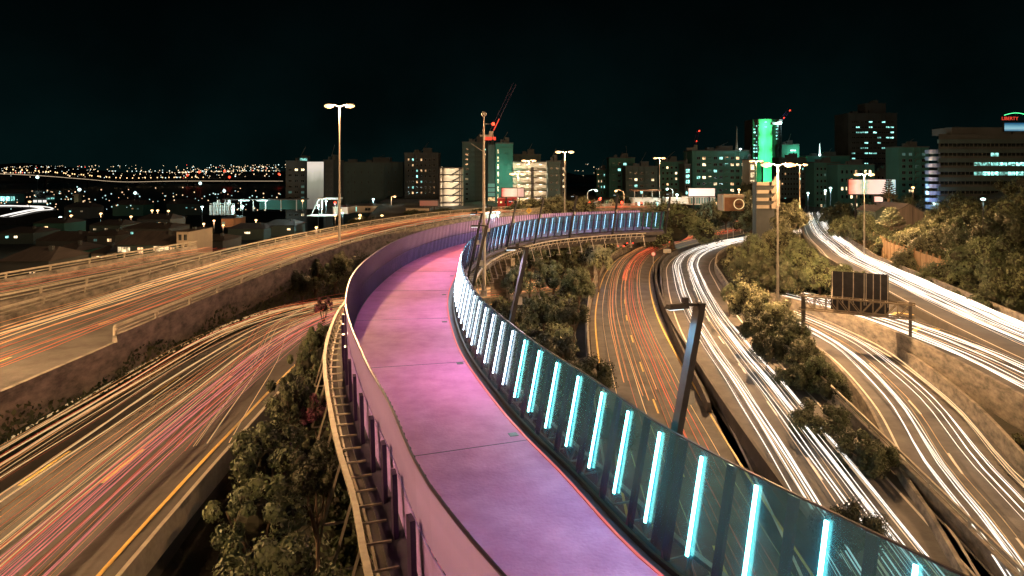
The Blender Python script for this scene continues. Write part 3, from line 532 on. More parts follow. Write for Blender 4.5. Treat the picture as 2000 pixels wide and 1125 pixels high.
T = [ # px, top, base, D, width, kind, label, group
 (1314, 388, 468, 150, 172, 'round', 'huge dome-shaped tree at the end of the pink bridge', None), (1268, 438, 470, 146, 60, 'dark', 'low dark shrub at the foot of the dome-shaped tree', None), (1275, 390, 430, 165, 60, 'pale', 'pale tree behind the left shoulder of the dome-shaped tree', None), (1385, 386, 425, 185, 50, 'pale', 'greenish lit tree under the white billboard', None),
 (1418, 400, 432, 190, 44, 'dark', 'small dark rounded tree left of the circular sign', None), (1465, 396, 440, 175, 72, 'dark', 'dark tree in front of the circular sign', None), (1467, 404, 440, 168, 60, 'round', 'dark rounded tree in the middle of the far loop', None), (1500, 398, 430, 172, 40, 'dark', 'small dark tree below the car park bands', None), (1455, 368, 400, 190, 46, 'pale', 'pale blossoming tree beside the circular sign', None), (1465, 348, 395, 215, 50, 'dark', 'dark tree behind the twin lamp near the green tower', None),
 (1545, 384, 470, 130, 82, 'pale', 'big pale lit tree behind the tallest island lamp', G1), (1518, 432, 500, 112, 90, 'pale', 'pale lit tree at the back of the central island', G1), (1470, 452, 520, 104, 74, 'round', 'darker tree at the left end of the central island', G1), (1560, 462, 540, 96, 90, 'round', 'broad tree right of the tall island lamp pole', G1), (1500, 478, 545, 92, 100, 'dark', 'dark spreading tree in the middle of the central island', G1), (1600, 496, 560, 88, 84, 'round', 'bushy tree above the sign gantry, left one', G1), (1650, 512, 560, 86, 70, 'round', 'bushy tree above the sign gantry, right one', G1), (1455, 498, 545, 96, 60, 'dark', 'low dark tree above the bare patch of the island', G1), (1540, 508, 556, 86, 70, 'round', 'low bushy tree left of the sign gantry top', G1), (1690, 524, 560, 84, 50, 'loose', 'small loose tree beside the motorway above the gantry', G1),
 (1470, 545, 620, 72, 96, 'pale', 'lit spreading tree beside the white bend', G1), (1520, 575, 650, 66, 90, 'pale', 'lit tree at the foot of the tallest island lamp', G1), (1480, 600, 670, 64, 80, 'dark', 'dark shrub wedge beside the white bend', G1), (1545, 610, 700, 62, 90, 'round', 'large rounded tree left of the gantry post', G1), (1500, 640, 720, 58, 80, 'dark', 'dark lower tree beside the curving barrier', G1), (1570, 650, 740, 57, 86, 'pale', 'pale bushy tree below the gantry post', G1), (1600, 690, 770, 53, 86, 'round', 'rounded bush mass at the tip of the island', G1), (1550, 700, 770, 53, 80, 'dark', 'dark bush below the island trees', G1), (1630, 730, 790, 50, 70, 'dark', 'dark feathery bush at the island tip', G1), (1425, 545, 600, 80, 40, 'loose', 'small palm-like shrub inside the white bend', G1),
 (1600, 775, 860, 44, 130, 'dark', 'dark bush mass between the lower right lanes', None), (1690, 830, 930, 39, 120, 'dark', 'dark thicket under the lower right lanes', None), (1660, 960, 1080, 30, 150, 'dark', 'black silhouetted tree crossing the white streaks at lower right', None),
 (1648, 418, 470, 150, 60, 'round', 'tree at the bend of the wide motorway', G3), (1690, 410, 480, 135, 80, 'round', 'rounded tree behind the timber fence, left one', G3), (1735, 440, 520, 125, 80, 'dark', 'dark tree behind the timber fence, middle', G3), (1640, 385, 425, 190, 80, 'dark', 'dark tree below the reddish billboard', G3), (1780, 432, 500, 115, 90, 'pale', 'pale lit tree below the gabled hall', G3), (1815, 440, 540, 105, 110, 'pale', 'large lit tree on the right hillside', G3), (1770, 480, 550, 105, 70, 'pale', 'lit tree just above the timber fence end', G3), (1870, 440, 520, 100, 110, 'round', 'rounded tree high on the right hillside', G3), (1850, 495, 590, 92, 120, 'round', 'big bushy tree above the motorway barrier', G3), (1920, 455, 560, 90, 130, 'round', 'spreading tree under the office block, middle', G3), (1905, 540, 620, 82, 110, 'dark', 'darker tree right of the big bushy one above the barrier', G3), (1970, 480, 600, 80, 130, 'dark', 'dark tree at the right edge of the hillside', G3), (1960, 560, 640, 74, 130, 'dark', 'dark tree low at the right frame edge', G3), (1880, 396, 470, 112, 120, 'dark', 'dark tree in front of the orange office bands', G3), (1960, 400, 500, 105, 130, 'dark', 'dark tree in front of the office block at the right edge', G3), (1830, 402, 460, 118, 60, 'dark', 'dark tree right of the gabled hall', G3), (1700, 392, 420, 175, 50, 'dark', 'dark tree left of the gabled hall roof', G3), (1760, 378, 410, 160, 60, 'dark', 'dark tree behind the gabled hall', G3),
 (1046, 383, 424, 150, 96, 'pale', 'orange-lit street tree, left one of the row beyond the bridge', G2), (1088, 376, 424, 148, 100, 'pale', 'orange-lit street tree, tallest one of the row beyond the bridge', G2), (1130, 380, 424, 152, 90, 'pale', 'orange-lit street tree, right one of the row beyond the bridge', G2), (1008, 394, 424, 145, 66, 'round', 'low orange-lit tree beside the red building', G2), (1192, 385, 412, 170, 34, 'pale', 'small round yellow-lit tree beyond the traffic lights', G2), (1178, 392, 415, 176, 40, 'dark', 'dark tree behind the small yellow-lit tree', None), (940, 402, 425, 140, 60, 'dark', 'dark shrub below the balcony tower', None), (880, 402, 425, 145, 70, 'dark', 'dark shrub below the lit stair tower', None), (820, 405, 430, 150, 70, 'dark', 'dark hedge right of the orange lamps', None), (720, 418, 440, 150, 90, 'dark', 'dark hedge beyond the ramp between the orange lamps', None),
 (1085, 458, 500, 104, 66, 'round', 'rounded tree tucked under the bridge girder, left one', G4), (1140, 468, 520, 100, 60, 'pale', 'rounded lit tree under the bridge girder', G4), (1170, 475, 540, 96, 52, 'pale', 'lit tree beside the bend barrier under the bridge', G4), (1035, 468, 530, 90, 70, 'loose', 'loose tree right of the tall bare mast', G4), (1080, 500, 560, 84, 80, 'loose', 'loose shrub in the middle of the ground under the bridge', G4), (1130, 515, 590, 80, 80, 'round', 'bushy tree in the hollow beside the red-streaked bend', G4), (1010, 510, 590, 74, 70, 'loose', 'shrub behind the leaning lamp post', G4), (1060, 560, 640, 66, 90, 'loose', 'dim shrub below the bare clearing under the bridge', G4), (1120, 580, 650, 64, 70, 'dark', 'dark shrub left of the red-streaked carriageway', G4), (1080, 630, 720, 52, 120, 'dark', 'dark shrub seen just over the glass screen', G4), (1000, 580, 650, 58, 60, 'dark', 'dark shrub behind the glass screen top', G4), (1150, 680, 780, 46, 110, 'dark', 'dark shrub beneath the light bars, farther', G4), (1200, 780, 880, 38, 110, 'dark', 'dark shrub beneath the light bars, nearer', G4),
 (560, 512, 575, 61, 85, 'round', 'rounded shrub between the ramp wall and the lower left motorway', None), (615, 498, 565, 66, 75, 'loose', 'loose shrub at the foot of the twin lamp', None), (655, 486, 545, 72, 70, 'pale', 'pale lit shrub beside the bridge screen at left', None), (592, 522, 585, 61, 60, 'dark', 'dark shrub right of the rounded shrub by the ramp wall', None)]
for px, a, b, D, wpx, k, lb, g in T: tree(px, a, b, D, wpx, k, lb, g, 'bush' if 'shrub' in lb or 'bush ' in lb or 'hedge' in lb else 'tree')
B = [(632, 575, 600, 50, 40, 'rose', 'flowering shrub where the lower left motorway meets the bridge'), (622, 622, 700, 42, 70, 'loose', 'leafy green bush beside the bridge, farthest of the left hedge'), (600, 660, 760, 35, 80, 'loose', 'leafy bush of the left hedge beside the cable rail'), (570, 715, 830, 29, 120, 'loose', 'bush with speckled leaves, middle of the left hedge'), (625, 755, 820, 29, 80, 'rose', 'bush with pink flowers beside the cable rail'), (535, 800, 950, 24, 170, 'bush', 'wide bush of the left hedge beside the pale barrier'), (620, 850, 990, 22, 130, 'dark', 'dark bush under the cable rail brackets'), (500, 900, 1080, 20, 200, 'loose', 'near bush of the left hedge'), (560, 1010, 1200, 17, 260, 'bush', 'nearest bush at the bottom of the left hedge')]
for px, a, b, D, wpx, k, lb in B: tree(px, a, b, D, wpx, k, lb, 'hedge between the lower left motorway and the bridge', 'bush')

def thicket(name, label, regions, m, leaf=.14, seed=1):
    rs = np.random.RandomState(seed); mb = MB()
    for x0, x1, y0, y1, n, rlo, rhi, hmax in regions:
        X = rs.uniform(x0, x1, n); Y = rs.uniform(y0, y1, n); Z = height(X, Y); dm = np.full(n, 99.)
        for p, hw in ROADS: d, _, _ = dist_path(p, X, Y, hw); dm = np.minimum(dm, d - hw)
        for x, y, z, d in zip(X, Y, Z, dm):
            rr = random.uniform(rlo, rhi)
            if d < rr + 1: continue
            c = Vector((x, y, z + random.uniform(.2, hmax))); mb.ball((c.x, c.y, c.z - rr * .15), rr * .72, 6, 4, 1); nl = int(60 + 70 * rr)
            for k in range(nl):
                dv = Vector((random.gauss(0, 1), random.gauss(0, 1), random.gauss(.3, 1))).normalized(); p = c + Vector((dv.x, dv.y, dv.z * .85)) * rr * random.uniform(.7, 1.15); q = Vector((random.gauss(0, 1), random.gauss(0, 1), random.gauss(0, 1))).normalized(); u = q.cross(dv + Vector((.01, 0, 0))).normalized(); s_ = leaf * random.uniform(.6, 1.5); mb.add([p - q * s_, p - u * s_ * .55, p + q * s_, p + u * s_ * .55], [(0, 1, 2, 3)])
    tag(mb.build(name, [m, CORE]), label, 'thicket', kind='stuff')
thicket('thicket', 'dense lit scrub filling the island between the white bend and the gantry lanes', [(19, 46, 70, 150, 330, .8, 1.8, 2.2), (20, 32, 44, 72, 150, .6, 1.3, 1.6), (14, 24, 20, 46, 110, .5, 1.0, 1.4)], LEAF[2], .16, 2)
thicket('thicket', 'dense scrub covering the right hillside above the motorway', [(60, 130, 70, 175, 420, 1.0, 2.3, 2.6), (72, 140, 175, 250, 120, 1.2, 2.4, 3)], LEAF[0], .2, 3)
thicket('thicket', 'scrub in the hollow between the pink bridge and the red-streaked bend', [(-5, 9, 44, 104, 170, .6, 1.4, 1.4), (0, 16, 96, 130, 70, .8, 1.6, 2)], LEAF[0], .15, 4)
thicket('thicket', 'speckled hedge plants along the left side of the pink bridge', [(-12, -5.5, 12, 64, 210, .4, .9, 1.6)], LEAF[0], .085, 5)
thicket('thicket', 'low scrub on the strip between the two gantry retaining walls', [(24, 38, 26, 58, 110, .3, .7, .5)], LEAF[1], .1, 8)
thicket('thicket', 'dark planting around the far loop and street end', [(48, 100, 196, 262, 110, 1.2, 2.4, 2.5), (28, 52, 150, 200, 60, 1, 2, 2)], LEAF[1], .22, 6)
def undergrowth(name, label, pts, m, leaf=.12):
    mb = MB()
    for x0, x1, y0, y1, n, hmax in pts:
        X = np.random.RandomState(3).uniform(x0, x1, n); Y = np.random.RandomState(4).uniform(y0, y1, n); Z = height(X, Y); dm = np.full(n, 99.)
        for p, hw in ROADS: d, _, _ = dist_path(p, X, Y, hw); dm = np.minimum(dm, d - hw)
        for x, y, z, d in zip(X, Y, Z, dm):
            if d < 1.6: continue
            h = hmax * (.25 + .75 * abs(math.sin(x * .7 + 1.3 * math.sin(y * .4)) * math.cos(y * .55)))
            for k in range(3):
                c = Vector((x, y, z + random.uniform(0, h))); q = Vector((random.gauss(0, 1), random.gauss(0, 1), random.gauss(0, .6))).normalized(); u = q.orthogonal().normalized(); s = leaf * random.uniform(.7, 2.0)
                mb.add([c - q * s, c - u * s * .6, c + q * s, c + u * s * .6], [(0, 1, 2, 3)])
    tag(mb.build(name, m), label, 'undergrowth', kind='stuff')
undergrowth('undergrowth', 'rough undergrowth and grass in the hollow below the pink bridge', [(-8, 7, 40, 108, 9000, 1.1), (-12, -6, 14, 60, 3500, 1.0)], LEAF[0])
undergrowth('undergrowth', 'rough planting on the central island and between the right lanes', [(18, 44, 60, 150, 9000, .9), (13, 30, 14, 60, 7000, .8)], LEAF[0])
undergrowth('undergrowth', 'scrub on the bank of the right hillside', [(54, 125, 60, 170, 12000, 1.1)], LEAF[0], .16)
undergrowth('undergrowth', 'planting around the far road loop', [(50, 100, 170, 250, 5000, .9), (20, 60, 125, 190, 3500, .8)], LEAF[1], .16)

mb = MB(); rc = random.Random(77)                                    # dark leaves put in for the shade on the ramp's retaining wall
for i in range(15000):
    t = rc.uniform(6, PL1.L * .62); v_ = .5 + .5 * math.sin(t * .45 + 1.7 * math.sin(t * .13)); z_ = -rc.uniform(.15 + .9 * (1 - v_), 2.6 + (t > 55) * 3)
    c = PL1.pt(t, 4.45 + rc.uniform(.02, .45), z_); q = Vector((rc.gauss(0, .5), rc.gauss(0, 1), rc.gauss(0, 1))).normalized(); u = q.orthogonal().normalized(); k_ = rc.uniform(.07, .17); mb.add([c - q * k_, c - u * k_ * .6, c + q * k_, c + u * k_ * .6], [(0, 1, 2, 3)])
tag(mb.build('shade_leaves', LEAF[1]), 'dark leaves added to shade the retaining wall of the left ramp', 'shade_leaves', kind='stuff')
# Norfolk pines
def pine(px, top, base, D, wpx, label):
    x = (px - 1000) / F * D; zt = at(0, top, D).z; zb = at(0, base, D).z; H = zt - zb; r = wpx / F * D / 2; root = empty('norfolk_pine', (x, D, zb)); tag(root, label, 'tree')
    MB().tube([(0, 0, 0), (0, 0, H)], [.28, .05], 7).build('trunk', M['bark'], root); mb = MB(); rnd = random.Random(px); n = 9
    for i in range(n):
        z = H * (.18 + .8 * i / n); R_ = r * (1 - i / n * .82)
        for k in range(6):
            a = k * 1.047 + i * .4; d = Vector((math.cos(a), math.sin(a), 0)); pts = [Vector((0, 0, z)), d * R_ * .5 + Vector((0, 0, z - .1)), d * R_ + Vector((0, 0, z + R_ * .22))]
            mb.tube(pts, [.07, .05, .02], 4, 1)
            for j in range(26):
                f = rnd.uniform(.15, 1); c = pts[0].lerp(pts[2], f) - Vector((0, 0, .12 * math.sin(f * 3.1))); q = Vector((rnd.uniform(-1, 1), rnd.uniform(-1, 1), rnd.uniform(0, .7))).normalized() * .28; u = q.orthogonal().normalized() * .09; mb.add([c - q, c - u, c + q, c + u], [(0, 1, 2, 3)])
    mb.build('crown', [LEAF[1], M['bark']], root)
pine(1736, 348, 395, 150, 34, 'tall tiered pine silhouetted against the reddish billboard'); pine(1741, 402, 450, 118, 56, 'dark tiered pine in front of the gabled hall')

# ------------------------------------------------------------------ buildings
FR = mat('window_frame', (.12, .13, .13), .5)
def wmesh(w_, h_, m, mull=2):
    mb = MB().box((0, -.03, 0), (w_, .06, h_), mi=1)
    n = mull
    for i in range(n): mb.box((-w_ / 2 + w_ * (i + .5) / n, -.075, 0), (w_ / n - .12, .05, h_ - .16))
    return mb.mesh('window', [m, FR])
def building(px0, px1, top, D, label, wall='wall_grey', rows=6, cols=4, lit=.2, mix=('warm', 'teal', 'warm2'), depth=None, base=None, ww=.5, wh=.45, balcony=False, roof=True, y0=.94, y1=.06, xm=.06, name='apartment_building', cat='building', side=False):
    x0, x1 = (px0 - 1000) / F * D, (px1 - 1000) / F * D; zt = at(0, top, D).z; g = min(gz((x0 + x1) / 2, D), at(0, 405, D).z) - 1 if base is None else at(0, base, D).z; W = x1 - x0; H = zt - g; dp = depth or max(8, W * .6)
    root = empty(name, ((x0 + x1) / 2, D, g)); tag(root, label, cat)
    mb = MB().box((0, dp / 2, H / 2), (W, dp, H)); q = random.Random(px0)
    if rows:
        for i in range(rows + 1): mb.box((0, -.06, max(H * y1, at(0, 425, D).z - g) + (H * y0 - max(H * y1, at(0, 425, D).z - g)) / rows * i), (W + .12, .3, .22))
        for i in range(cols + 1): mb.box((-W / 2 + W * xm + W * (1 - 2 * xm) / cols * i, -.1, H * .5), (.28, .34, H * .985)) if (cols > 2 and q.random() < .6) else None
    mb.build('wall', M[wall], root)
    if roof: MB().box((0, dp / 2, H + .2), (W + .3, dp + .3, .4)).box((W * .15, dp * .5, H + 1.3), (W * .25, dp * .3, 1.8)).box((-W * q.uniform(.1, .35), dp * .3, H + .9), (W * .12, dp * .2, 1.1)).box((W * q.uniform(-.1, .05), dp * .4, H + .8), (W * .08, dp * .15, .9)).tube([(W * q.uniform(-.3, .3), dp * .4, H), (W * .2, dp * .4, H + q.uniform(3, 6))], .1, 4).build('roof', M['wall_dark'], root)
    if rows:
        rnd = random.Random(px0 * 7 + int(top)); vis = H * .02; zlo = (CZ - g) * .0; cw = W * (1 - 2 * xm) / cols; zb = max(H * y1, at(0, 425, D).z - g); rh = (H * y0 - zb) / rows; meshes = {}
        for k in ('dark',) + tuple(mix): meshes[k] = wmesh(cw * ww, rh * wh, M['pane'] if k == 'dark' else E[k], 2 if cw * ww > 1 else 1)
        cnt = 0; extra = []
        for r in range(rows):
            for c in range(cols):
                k = rnd.choice(mix) if rnd.random() < lit else 'dark'; x = -W / 2 + W * xm + cw * (c + .5); z = zb + rh * (r + .5)
                if cnt < 95: inst('window', meshes[k], root, (x, 0, z)); cnt += 1
        if balcony:
            bm = MB().box((0, -.55, 0), (cw * .8, 1.1, .15)).box((0, -1.08, .5), (cw * .8, .05, .9)).mesh('balcony', M[wall]); kk = 0
            for r in range(rows):
                for c in balcony:
                    if kk < 90: inst('balcony', bm, root, (-W / 2 + W * xm + cw * (c + .5), 0, zb + rh * (r + .5) - rh * wh * .5 - .1)); kk += 1
        if side:
            sx = -W / 2 if px0 > 1000 else W / 2; wm = wmesh(dp / 6 * .5, rh * wh, M['pane'])
            for r in range(min(rows, 8)):
                for c in range(5): inst('window', wm, root, (sx, dp * (c + .7) / 6, z * 0 + zb + rh * (r + .5)), R(-90) if px0 > 1000 else R(90))
    return root
building(558, 600, 316, 232, 'dark apartment tower left of the tall lit panel, few lit windows', 'wall_dark', 9, 3, .25, ('warm', 'dim'), depth=14)
building(632, 651, 314, 231, 'narrow dark tower with stacked balconies right of the tall lit panel', 'wall_dark', 10, 2, .15, ('teal', 'dim'), depth=14, balcony=[0, 1])
building(652, 787, 318, 262, 'broad dark slab building behind the twin lamp pole with small windows', 'wall_grey', 5, 9, .02, ('dim',), ww=.12, wh=.28)
building(790, 856, 300, 250, 'dark block with a cluster of teal lights left of the stair tower', 'wall_dark', 9, 7, .16, ('teal', 'warm2'), ww=.4)
building(903, 955, 279, 225, 'tall grey balcony tower left of the green-lit wall', 'wall_grey', 12, 4, .1, ('warm', 'teal'), balcony=[1, 2])
building(1003, 1056, 303, 240, 'grey upper block behind the lit balconies', 'wall_grey', 1, 4, 0, y1=.9, ww=.2)
building(1070, 1095, 316, 205, 'pale blank-sided block with one column of small windows right of the lit balconies', 'wall_grey', 6, 2, .1, ('dim',), ww=.3, wh=.25)
building(1096, 1106, 318, 222, 'thin dark strip of flats with a few warm windows behind the orange twin lamp', 'wall_dark', 7, 1, .4, ('warm',))
building(1165, 1190, 332, 300, 'low distant block with tiny lights left of the green-grey flats', 'wall_teal', 6, 4, .3, ('teal', 'warm'), ww=.35)
building(1190, 1240, 309, 285, 'green-grey block with dark recessed balconies', 'wall_teal', 8, 4, .12, ('warm', 'teal'), balcony=[0, 3])
building(1222, 1284, 326, 262, 'grey apartment block with lit windows left of the sodium lamp pole', 'wall_grey', 7, 5, .28, ('teal', 'warm'), balcony=[0, 3])
building(1288, 1336, 316, 270, 'green-grey apartment block with lit corner windows right of the sodium lamp pole', 'wall_teal', 8, 5, .3, ('teal', 'warm', 'warm2'))
building(1337, 1349, 322, 255, 'narrow stair strip with stacked teal-lit landings', 'wall_dark', 9, 1, .95, ('teal',), ww=.7, wh=.7)
building(1352, 1464, 295, 262, 'large green-grey apartment block with many irregular lit windows', 'wall_teal', 9, 9, .33, ('warm', 'teal', 'warm2'), ww=.6, balcony=[2, 5, 8])
building(1464, 1475, 312, 250, 'narrow tower of bright cream stair landings', 'wall_cream', 7, 1, 1, ('warm',), ww=.85, wh=.75)
building(1522, 1574, 309, 290, 'office block with fine window grid behind the island lamp', 'wall_grey', 9, 8, .08, ('warm2', 'teal'), ww=.55)
building(1590, 1640, 318, 270, 'dark block with scattered warm windows beyond the motorway end', 'wall_teal', 7, 6, .25, ('warm', 'dim'))
building(1636, 1708, 322, 255, 'low green-grey block with paired warm windows above the reddish billboard', 'wall_teal', 5, 7, .3, ('warm', 'warm2'))
building(1708, 1757, 335, 262, 'dark low block between the billboard and the balcony tower', 'wall_dark', 4, 5, .1, ('teal',))
building(1657, 1752, 222, 350, 'tall dark office tower with scattered rows of cool lit windows', 'wall_dark', 9, 10, .33, ('teal',), ww=.8, wh=.3, y1=.45)
building(1690, 1730, 203, 356, 'dark plant room crown on top of the tall office tower', 'wall_dark', 0, 0)
building(1755, 1814, 288, 235, 'green-grey tower with a central stack of balconies and warm windows', 'wall_teal', 9, 4, .32, ('warm', 'dim', 'teal'), balcony=[2], wh=.5)
building(1576, 1660, 305, 320, 'broad dark domed-roof hall on the skyline', 'wall_teal', 0, 0)
# right office block: spandrel bands
D = 190; x0 = (1834 - 1000) / F * D; zt = at(0, 262, D).z; g = gz(x0 + 10, D) - 1; W = 60; H = zt - g; root = empty('office_building', (x0 + W / 2, D, g)); tag(root, 'large office block with long horizontal bands and teal-lit rooms at the right edge', 'office building')
vs = [(-W / 2, .2, 0), (W / 2, .2, 0), (W / 2, 18, 0), (-W / 2 + 14, 18, 0)]; MB().add(vs + [(x, y, H) for x, y, _ in vs], [(3, 2, 1, 0), (4, 5, 6, 7), (0, 1, 5, 4), (1, 2, 6, 5), (2, 3, 7, 6), (3, 0, 4, 7)]).build('wall', M['wall_dark'], root)
for i in range(8):
    z = at(0, 272 + i * 18.5, D).z - g
    MB().box((0, -.1, z - .6), (W + .6, .8, 1.1)).box((0, -.05, z - 1.9), (W, .1, .06)).build('spandrel_band', M['wall_band'], root)
rnd = random.Random(5)
for i, (lo, hi, ma) in enumerate([(1890, 1960, .35), (1920, 1955, .8), (1905, 2060, 1), (1905, 2060, 1), (1834, 1930, .06), (1834, 1900, .0)]):
    z = at(0, 272 + i * 18.5 + 10.5, D).z - g; k = 0; wm = {m_: wmesh(2.2, 1.35, M['pane'] if m_ == 'dark' else E[m_], 2) for m_ in ('dark', 'teal')}
    for j in range(25):
        x = -W / 2 + 1.5 + j * 2.35; px = 1000 + (x + x0 + W / 2) / D * F
        if abs(x) < W / 2 - .5 and j % 2 < 2 and k < 16: inst('window', wm['teal' if (lo < px < hi and rnd.random() < ma) else 'dark'], root, (x, .1 + .1, z)); k += 1
MB().box((-W * .2, 6, H + 1), (W * .45, 9, 2)).build('plant_room', M['wall_dark'], root)
mb = MB()                                                            # rounded glazed corner
for i in range(9):
    z = at(0, 300 + i * 13.5, D).z - g; mb.tube([(-W / 2 - .3, 2, z), (-W / 2 - .3, 2, z + 1.1)], 2.1, 14)
mb.build('glazed_corner', mat('blue_white_glazing', (.25, .35, .6), .2, .3), root)
lamp('POINT', (-W / 2 - 4.5, -4, at(0, 395, D).z - g), 1300, (.5, .7, 1), .3, root)
# green flood-lit tower
D = 340; x0, x1 = (1470 - 1000) / F * D, (1523 - 1000) / F * D; zt = at(0, 233, D).z; g = 5; root = empty('tower_building', ((x0 + x1) / 2, D, g)); tag(root, 'tall dark tower with flood-lit bright green concrete shaft', 'tower'); W = x1 - x0; H = zt - g
MB().box((0, 6, H / 2), (W, 12, H)).build('wall', M['wall_dark'], root)
cx = (1492 - 1000) / F * D - (x0 + x1) / 2; sh = MB().box((cx, -1, H * .72), (6.8, 2, H * .56)).box((cx + 1.2, -.8, H * .26), (4.2, 1.6, H * .36)).build('shaft', mat('pale_concrete', (.45, .5, .45), .8, scale=.12, var=.25, stretch=(3, 1, .4)), root)
wm = wmesh(1.1, .8, E['teal'], 1)
for i in range(12):
    for x in (-W / 2 + .9, -W / 2 + 2.2, W / 2 - 1.4):
        if random.random() < .75: inst('window', wm, root, (x, 0, H * .45 + i * H * .042))
inst('window', wm, root, (cx, -2.1, H * .96)); inst('window', wm, root, (cx, -2.1, H * .9))
for z in (H * .12, H * .3, H * .5, H * .7, H * .9): lamp('SPOT', (cx, -7, z), 5200, (.05, 1, .28), .4, root, rot=(R(92), 0, 0), spot=95)
# rooftop green-lit box
D = 300; b = building(1527, 1561, 283, D, 'rooftop box with green-lit walls and a cool lamp beside the crane', 'wall_teal', 0, 0, base=309, name='rooftop_plant'); lamp('POINT', (2, -4, 2), 2500, (.3, 1, .6), .3, b); MB().box((1, -.2, 3.4), (2.2, .3, .5)).build('light_panel', E['cool'], b)
# lit stair tower
D = 190; x0, x1 = (858 - 1000) / F * D, (903 - 1000) / F * D; W = x1 - x0; g = at(0, 415, D).z; H = at(0, 327, D).z - g; root = empty('stair_tower', ((x0 + x1) / 2, D, g)); tag(root, 'brightly lit open stair tower with diagonal flights', 'building')
MB().box((0, 4, H / 2), (W, .4, H)).box((-W / 2 + .2, 2, H / 2), (.4, 4, H)).box((W / 2 - .2, 2, H / 2), (.4, 4, H)).build('wall', M['wall_cream'], root)
n = 6
for i in range(n + 1): MB().box((0, 1.8, H * (.06 + i * .155)), (W, 4.2, .35)).build('floor_slab', M['concrete_dark'], root)
for i in range(n): MB().bar((W * .05, .3, H * (.07 + i * .155)), (W * .42, .3, H * (.06 + (i + .75) * .155)), .8, .35).build('stair_flight', M['dark'], root)
mb = MB()
for x in (-W * .36, -W * .3, W * .38, W * .46, -.47 * W): mb.box((x, -.35, H * .52), (.18, .18, H * .95))
mb.build('column', M['dark'], root)
for i in range(n):
    for x in (-W * .2, W * .2): MB().box((x, 2.2, H * (.06 + (i + 1) * .155) - .25), (W * .2, .3, .08)).build('ceiling_lamp', E['warm'], root)
    lamp('POINT', (0, 1.2, H * (.06 + (i + .75) * .155)), 900, (1, .85, .62), .5, root)
# green-lit wall tower with column of windows, and glazed lattice beside it
b = building(968, 1002, 281, 215, 'tower with green-lit blank wall and one column of small windows', 'wall_teal', 10, 6, 0, ww=.01, wh=.01, name='tower_building')
for ch in [c for c in b.children if c.name.startswith('window')]: bpy.data.objects.remove(ch)
wm = wmesh(.7, 1.6, E['warm'], 1); Hh = at(0, 281, 215).z - b.location.z
for i in range(9): inst('window', wm, b, (-1.9, 0, Hh * .95 - i * 2.35 - 1.4))
lamp('POINT', (-1, -7, Hh * .62), 1500, (.25, 1, .65), .4, b); lamp('POINT', (.5, -6, Hh * .4), 700, (.25, 1, .65), .4, b)
b = building(953, 967, 285, 216, 'narrow dark glazed tower with glowing lattice of panes at its foot', 'wall_dark', 0, 0, name='tower_building')
for i in range(6): MB().box((0, -.15, at(0, 362 + i * 9, 216).z - b.location.z), (2.2, .2, 1.1)).build('lattice_pane', E['warm2'] if i > 2 else E['dim'], b)
# lit balconies block
D = 212; x0, x1 = (1001 - 1000) / F * D, (1070 - 1000) / F * D; W = x1 - x0; g = at(0, 410, D).z; H = at(0, 317, D).z - g; root = empty('apartment_building', ((x0 + x1) / 2, D, g)); tag(root, 'block with four storeys of brightly lit open galleries behind the small twin lamp', 'building')
MB().box((0, 7, H / 2), (W, 8, H)).build('wall', M['wall_cream'], root); MB().box((0, 4.5, H + .2), (W + .4, 13.5, .4)).build('roof', M['wall_dark'], root)
for i in range(6):
    z = H * .97 - i * 2.1; MB().box((0, 1.5, z - 2.1), (W, 3, .25)).build('gallery_floor', M['concrete_dark'], root)
    for c, x in enumerate((-W * .33, -.06 * W, W * .30)):
        MB().box((x, 0, z - 1.65), (W * (.22 if c != 1 else .16), .12, .75)).build('balustrade', M['wall_cream'], root); MB().box((x, 1.6, z - .22), (.9, .5, .15)).build('ceiling_lamp', E['white'], root)
        lamp('POINT', (x, .9, z - .55), 330, (1, .8, .55), .2, root)
MB().box((W * .06, 0, H * .45), (.9, 1.2, H * .9)).build('column', M['dark'], root)
# red building with its white sign, shops, hoardings
D = 165
b = building(972, 1012, 388, D, 'red shop building behind the leaning posts', 'wall_red', 2, 4, .5, ('warm2',), base=412, name='shop_building', cat='shop', roof=False, depth=8)
def board(px0, px1, top, bot, D, label, m, name='billboard', legs=True, base=None, bright=None):
    a = at(px0, top, D); b_ = at(px1, bot, D); W = b_.x - a.x; H = a.z - b_.z; zb = gz((a.x + b_.x) / 2, D) if base is None else at(0, base, D).z; root = empty(name, ((a.x + b_.x) / 2, D, zb)); tag(root, label, 'billboard'); zc = (a.z + b_.z) / 2 - zb
    MB().box((0, .3, zc), (W + .4, .5, H + .4)).build('frame', M['dark'], root); MB().box((0, 0, zc), (W, .06, H)).build('panel', m, root)
    if legs and zc - H / 2 > .5:
        for x in (-W * .3, W * .3): MB().box((x, .3, (zc - H / 2) / 2), (.3, .3, zc - H / 2)).build('leg', M['dark'], root)
    return root
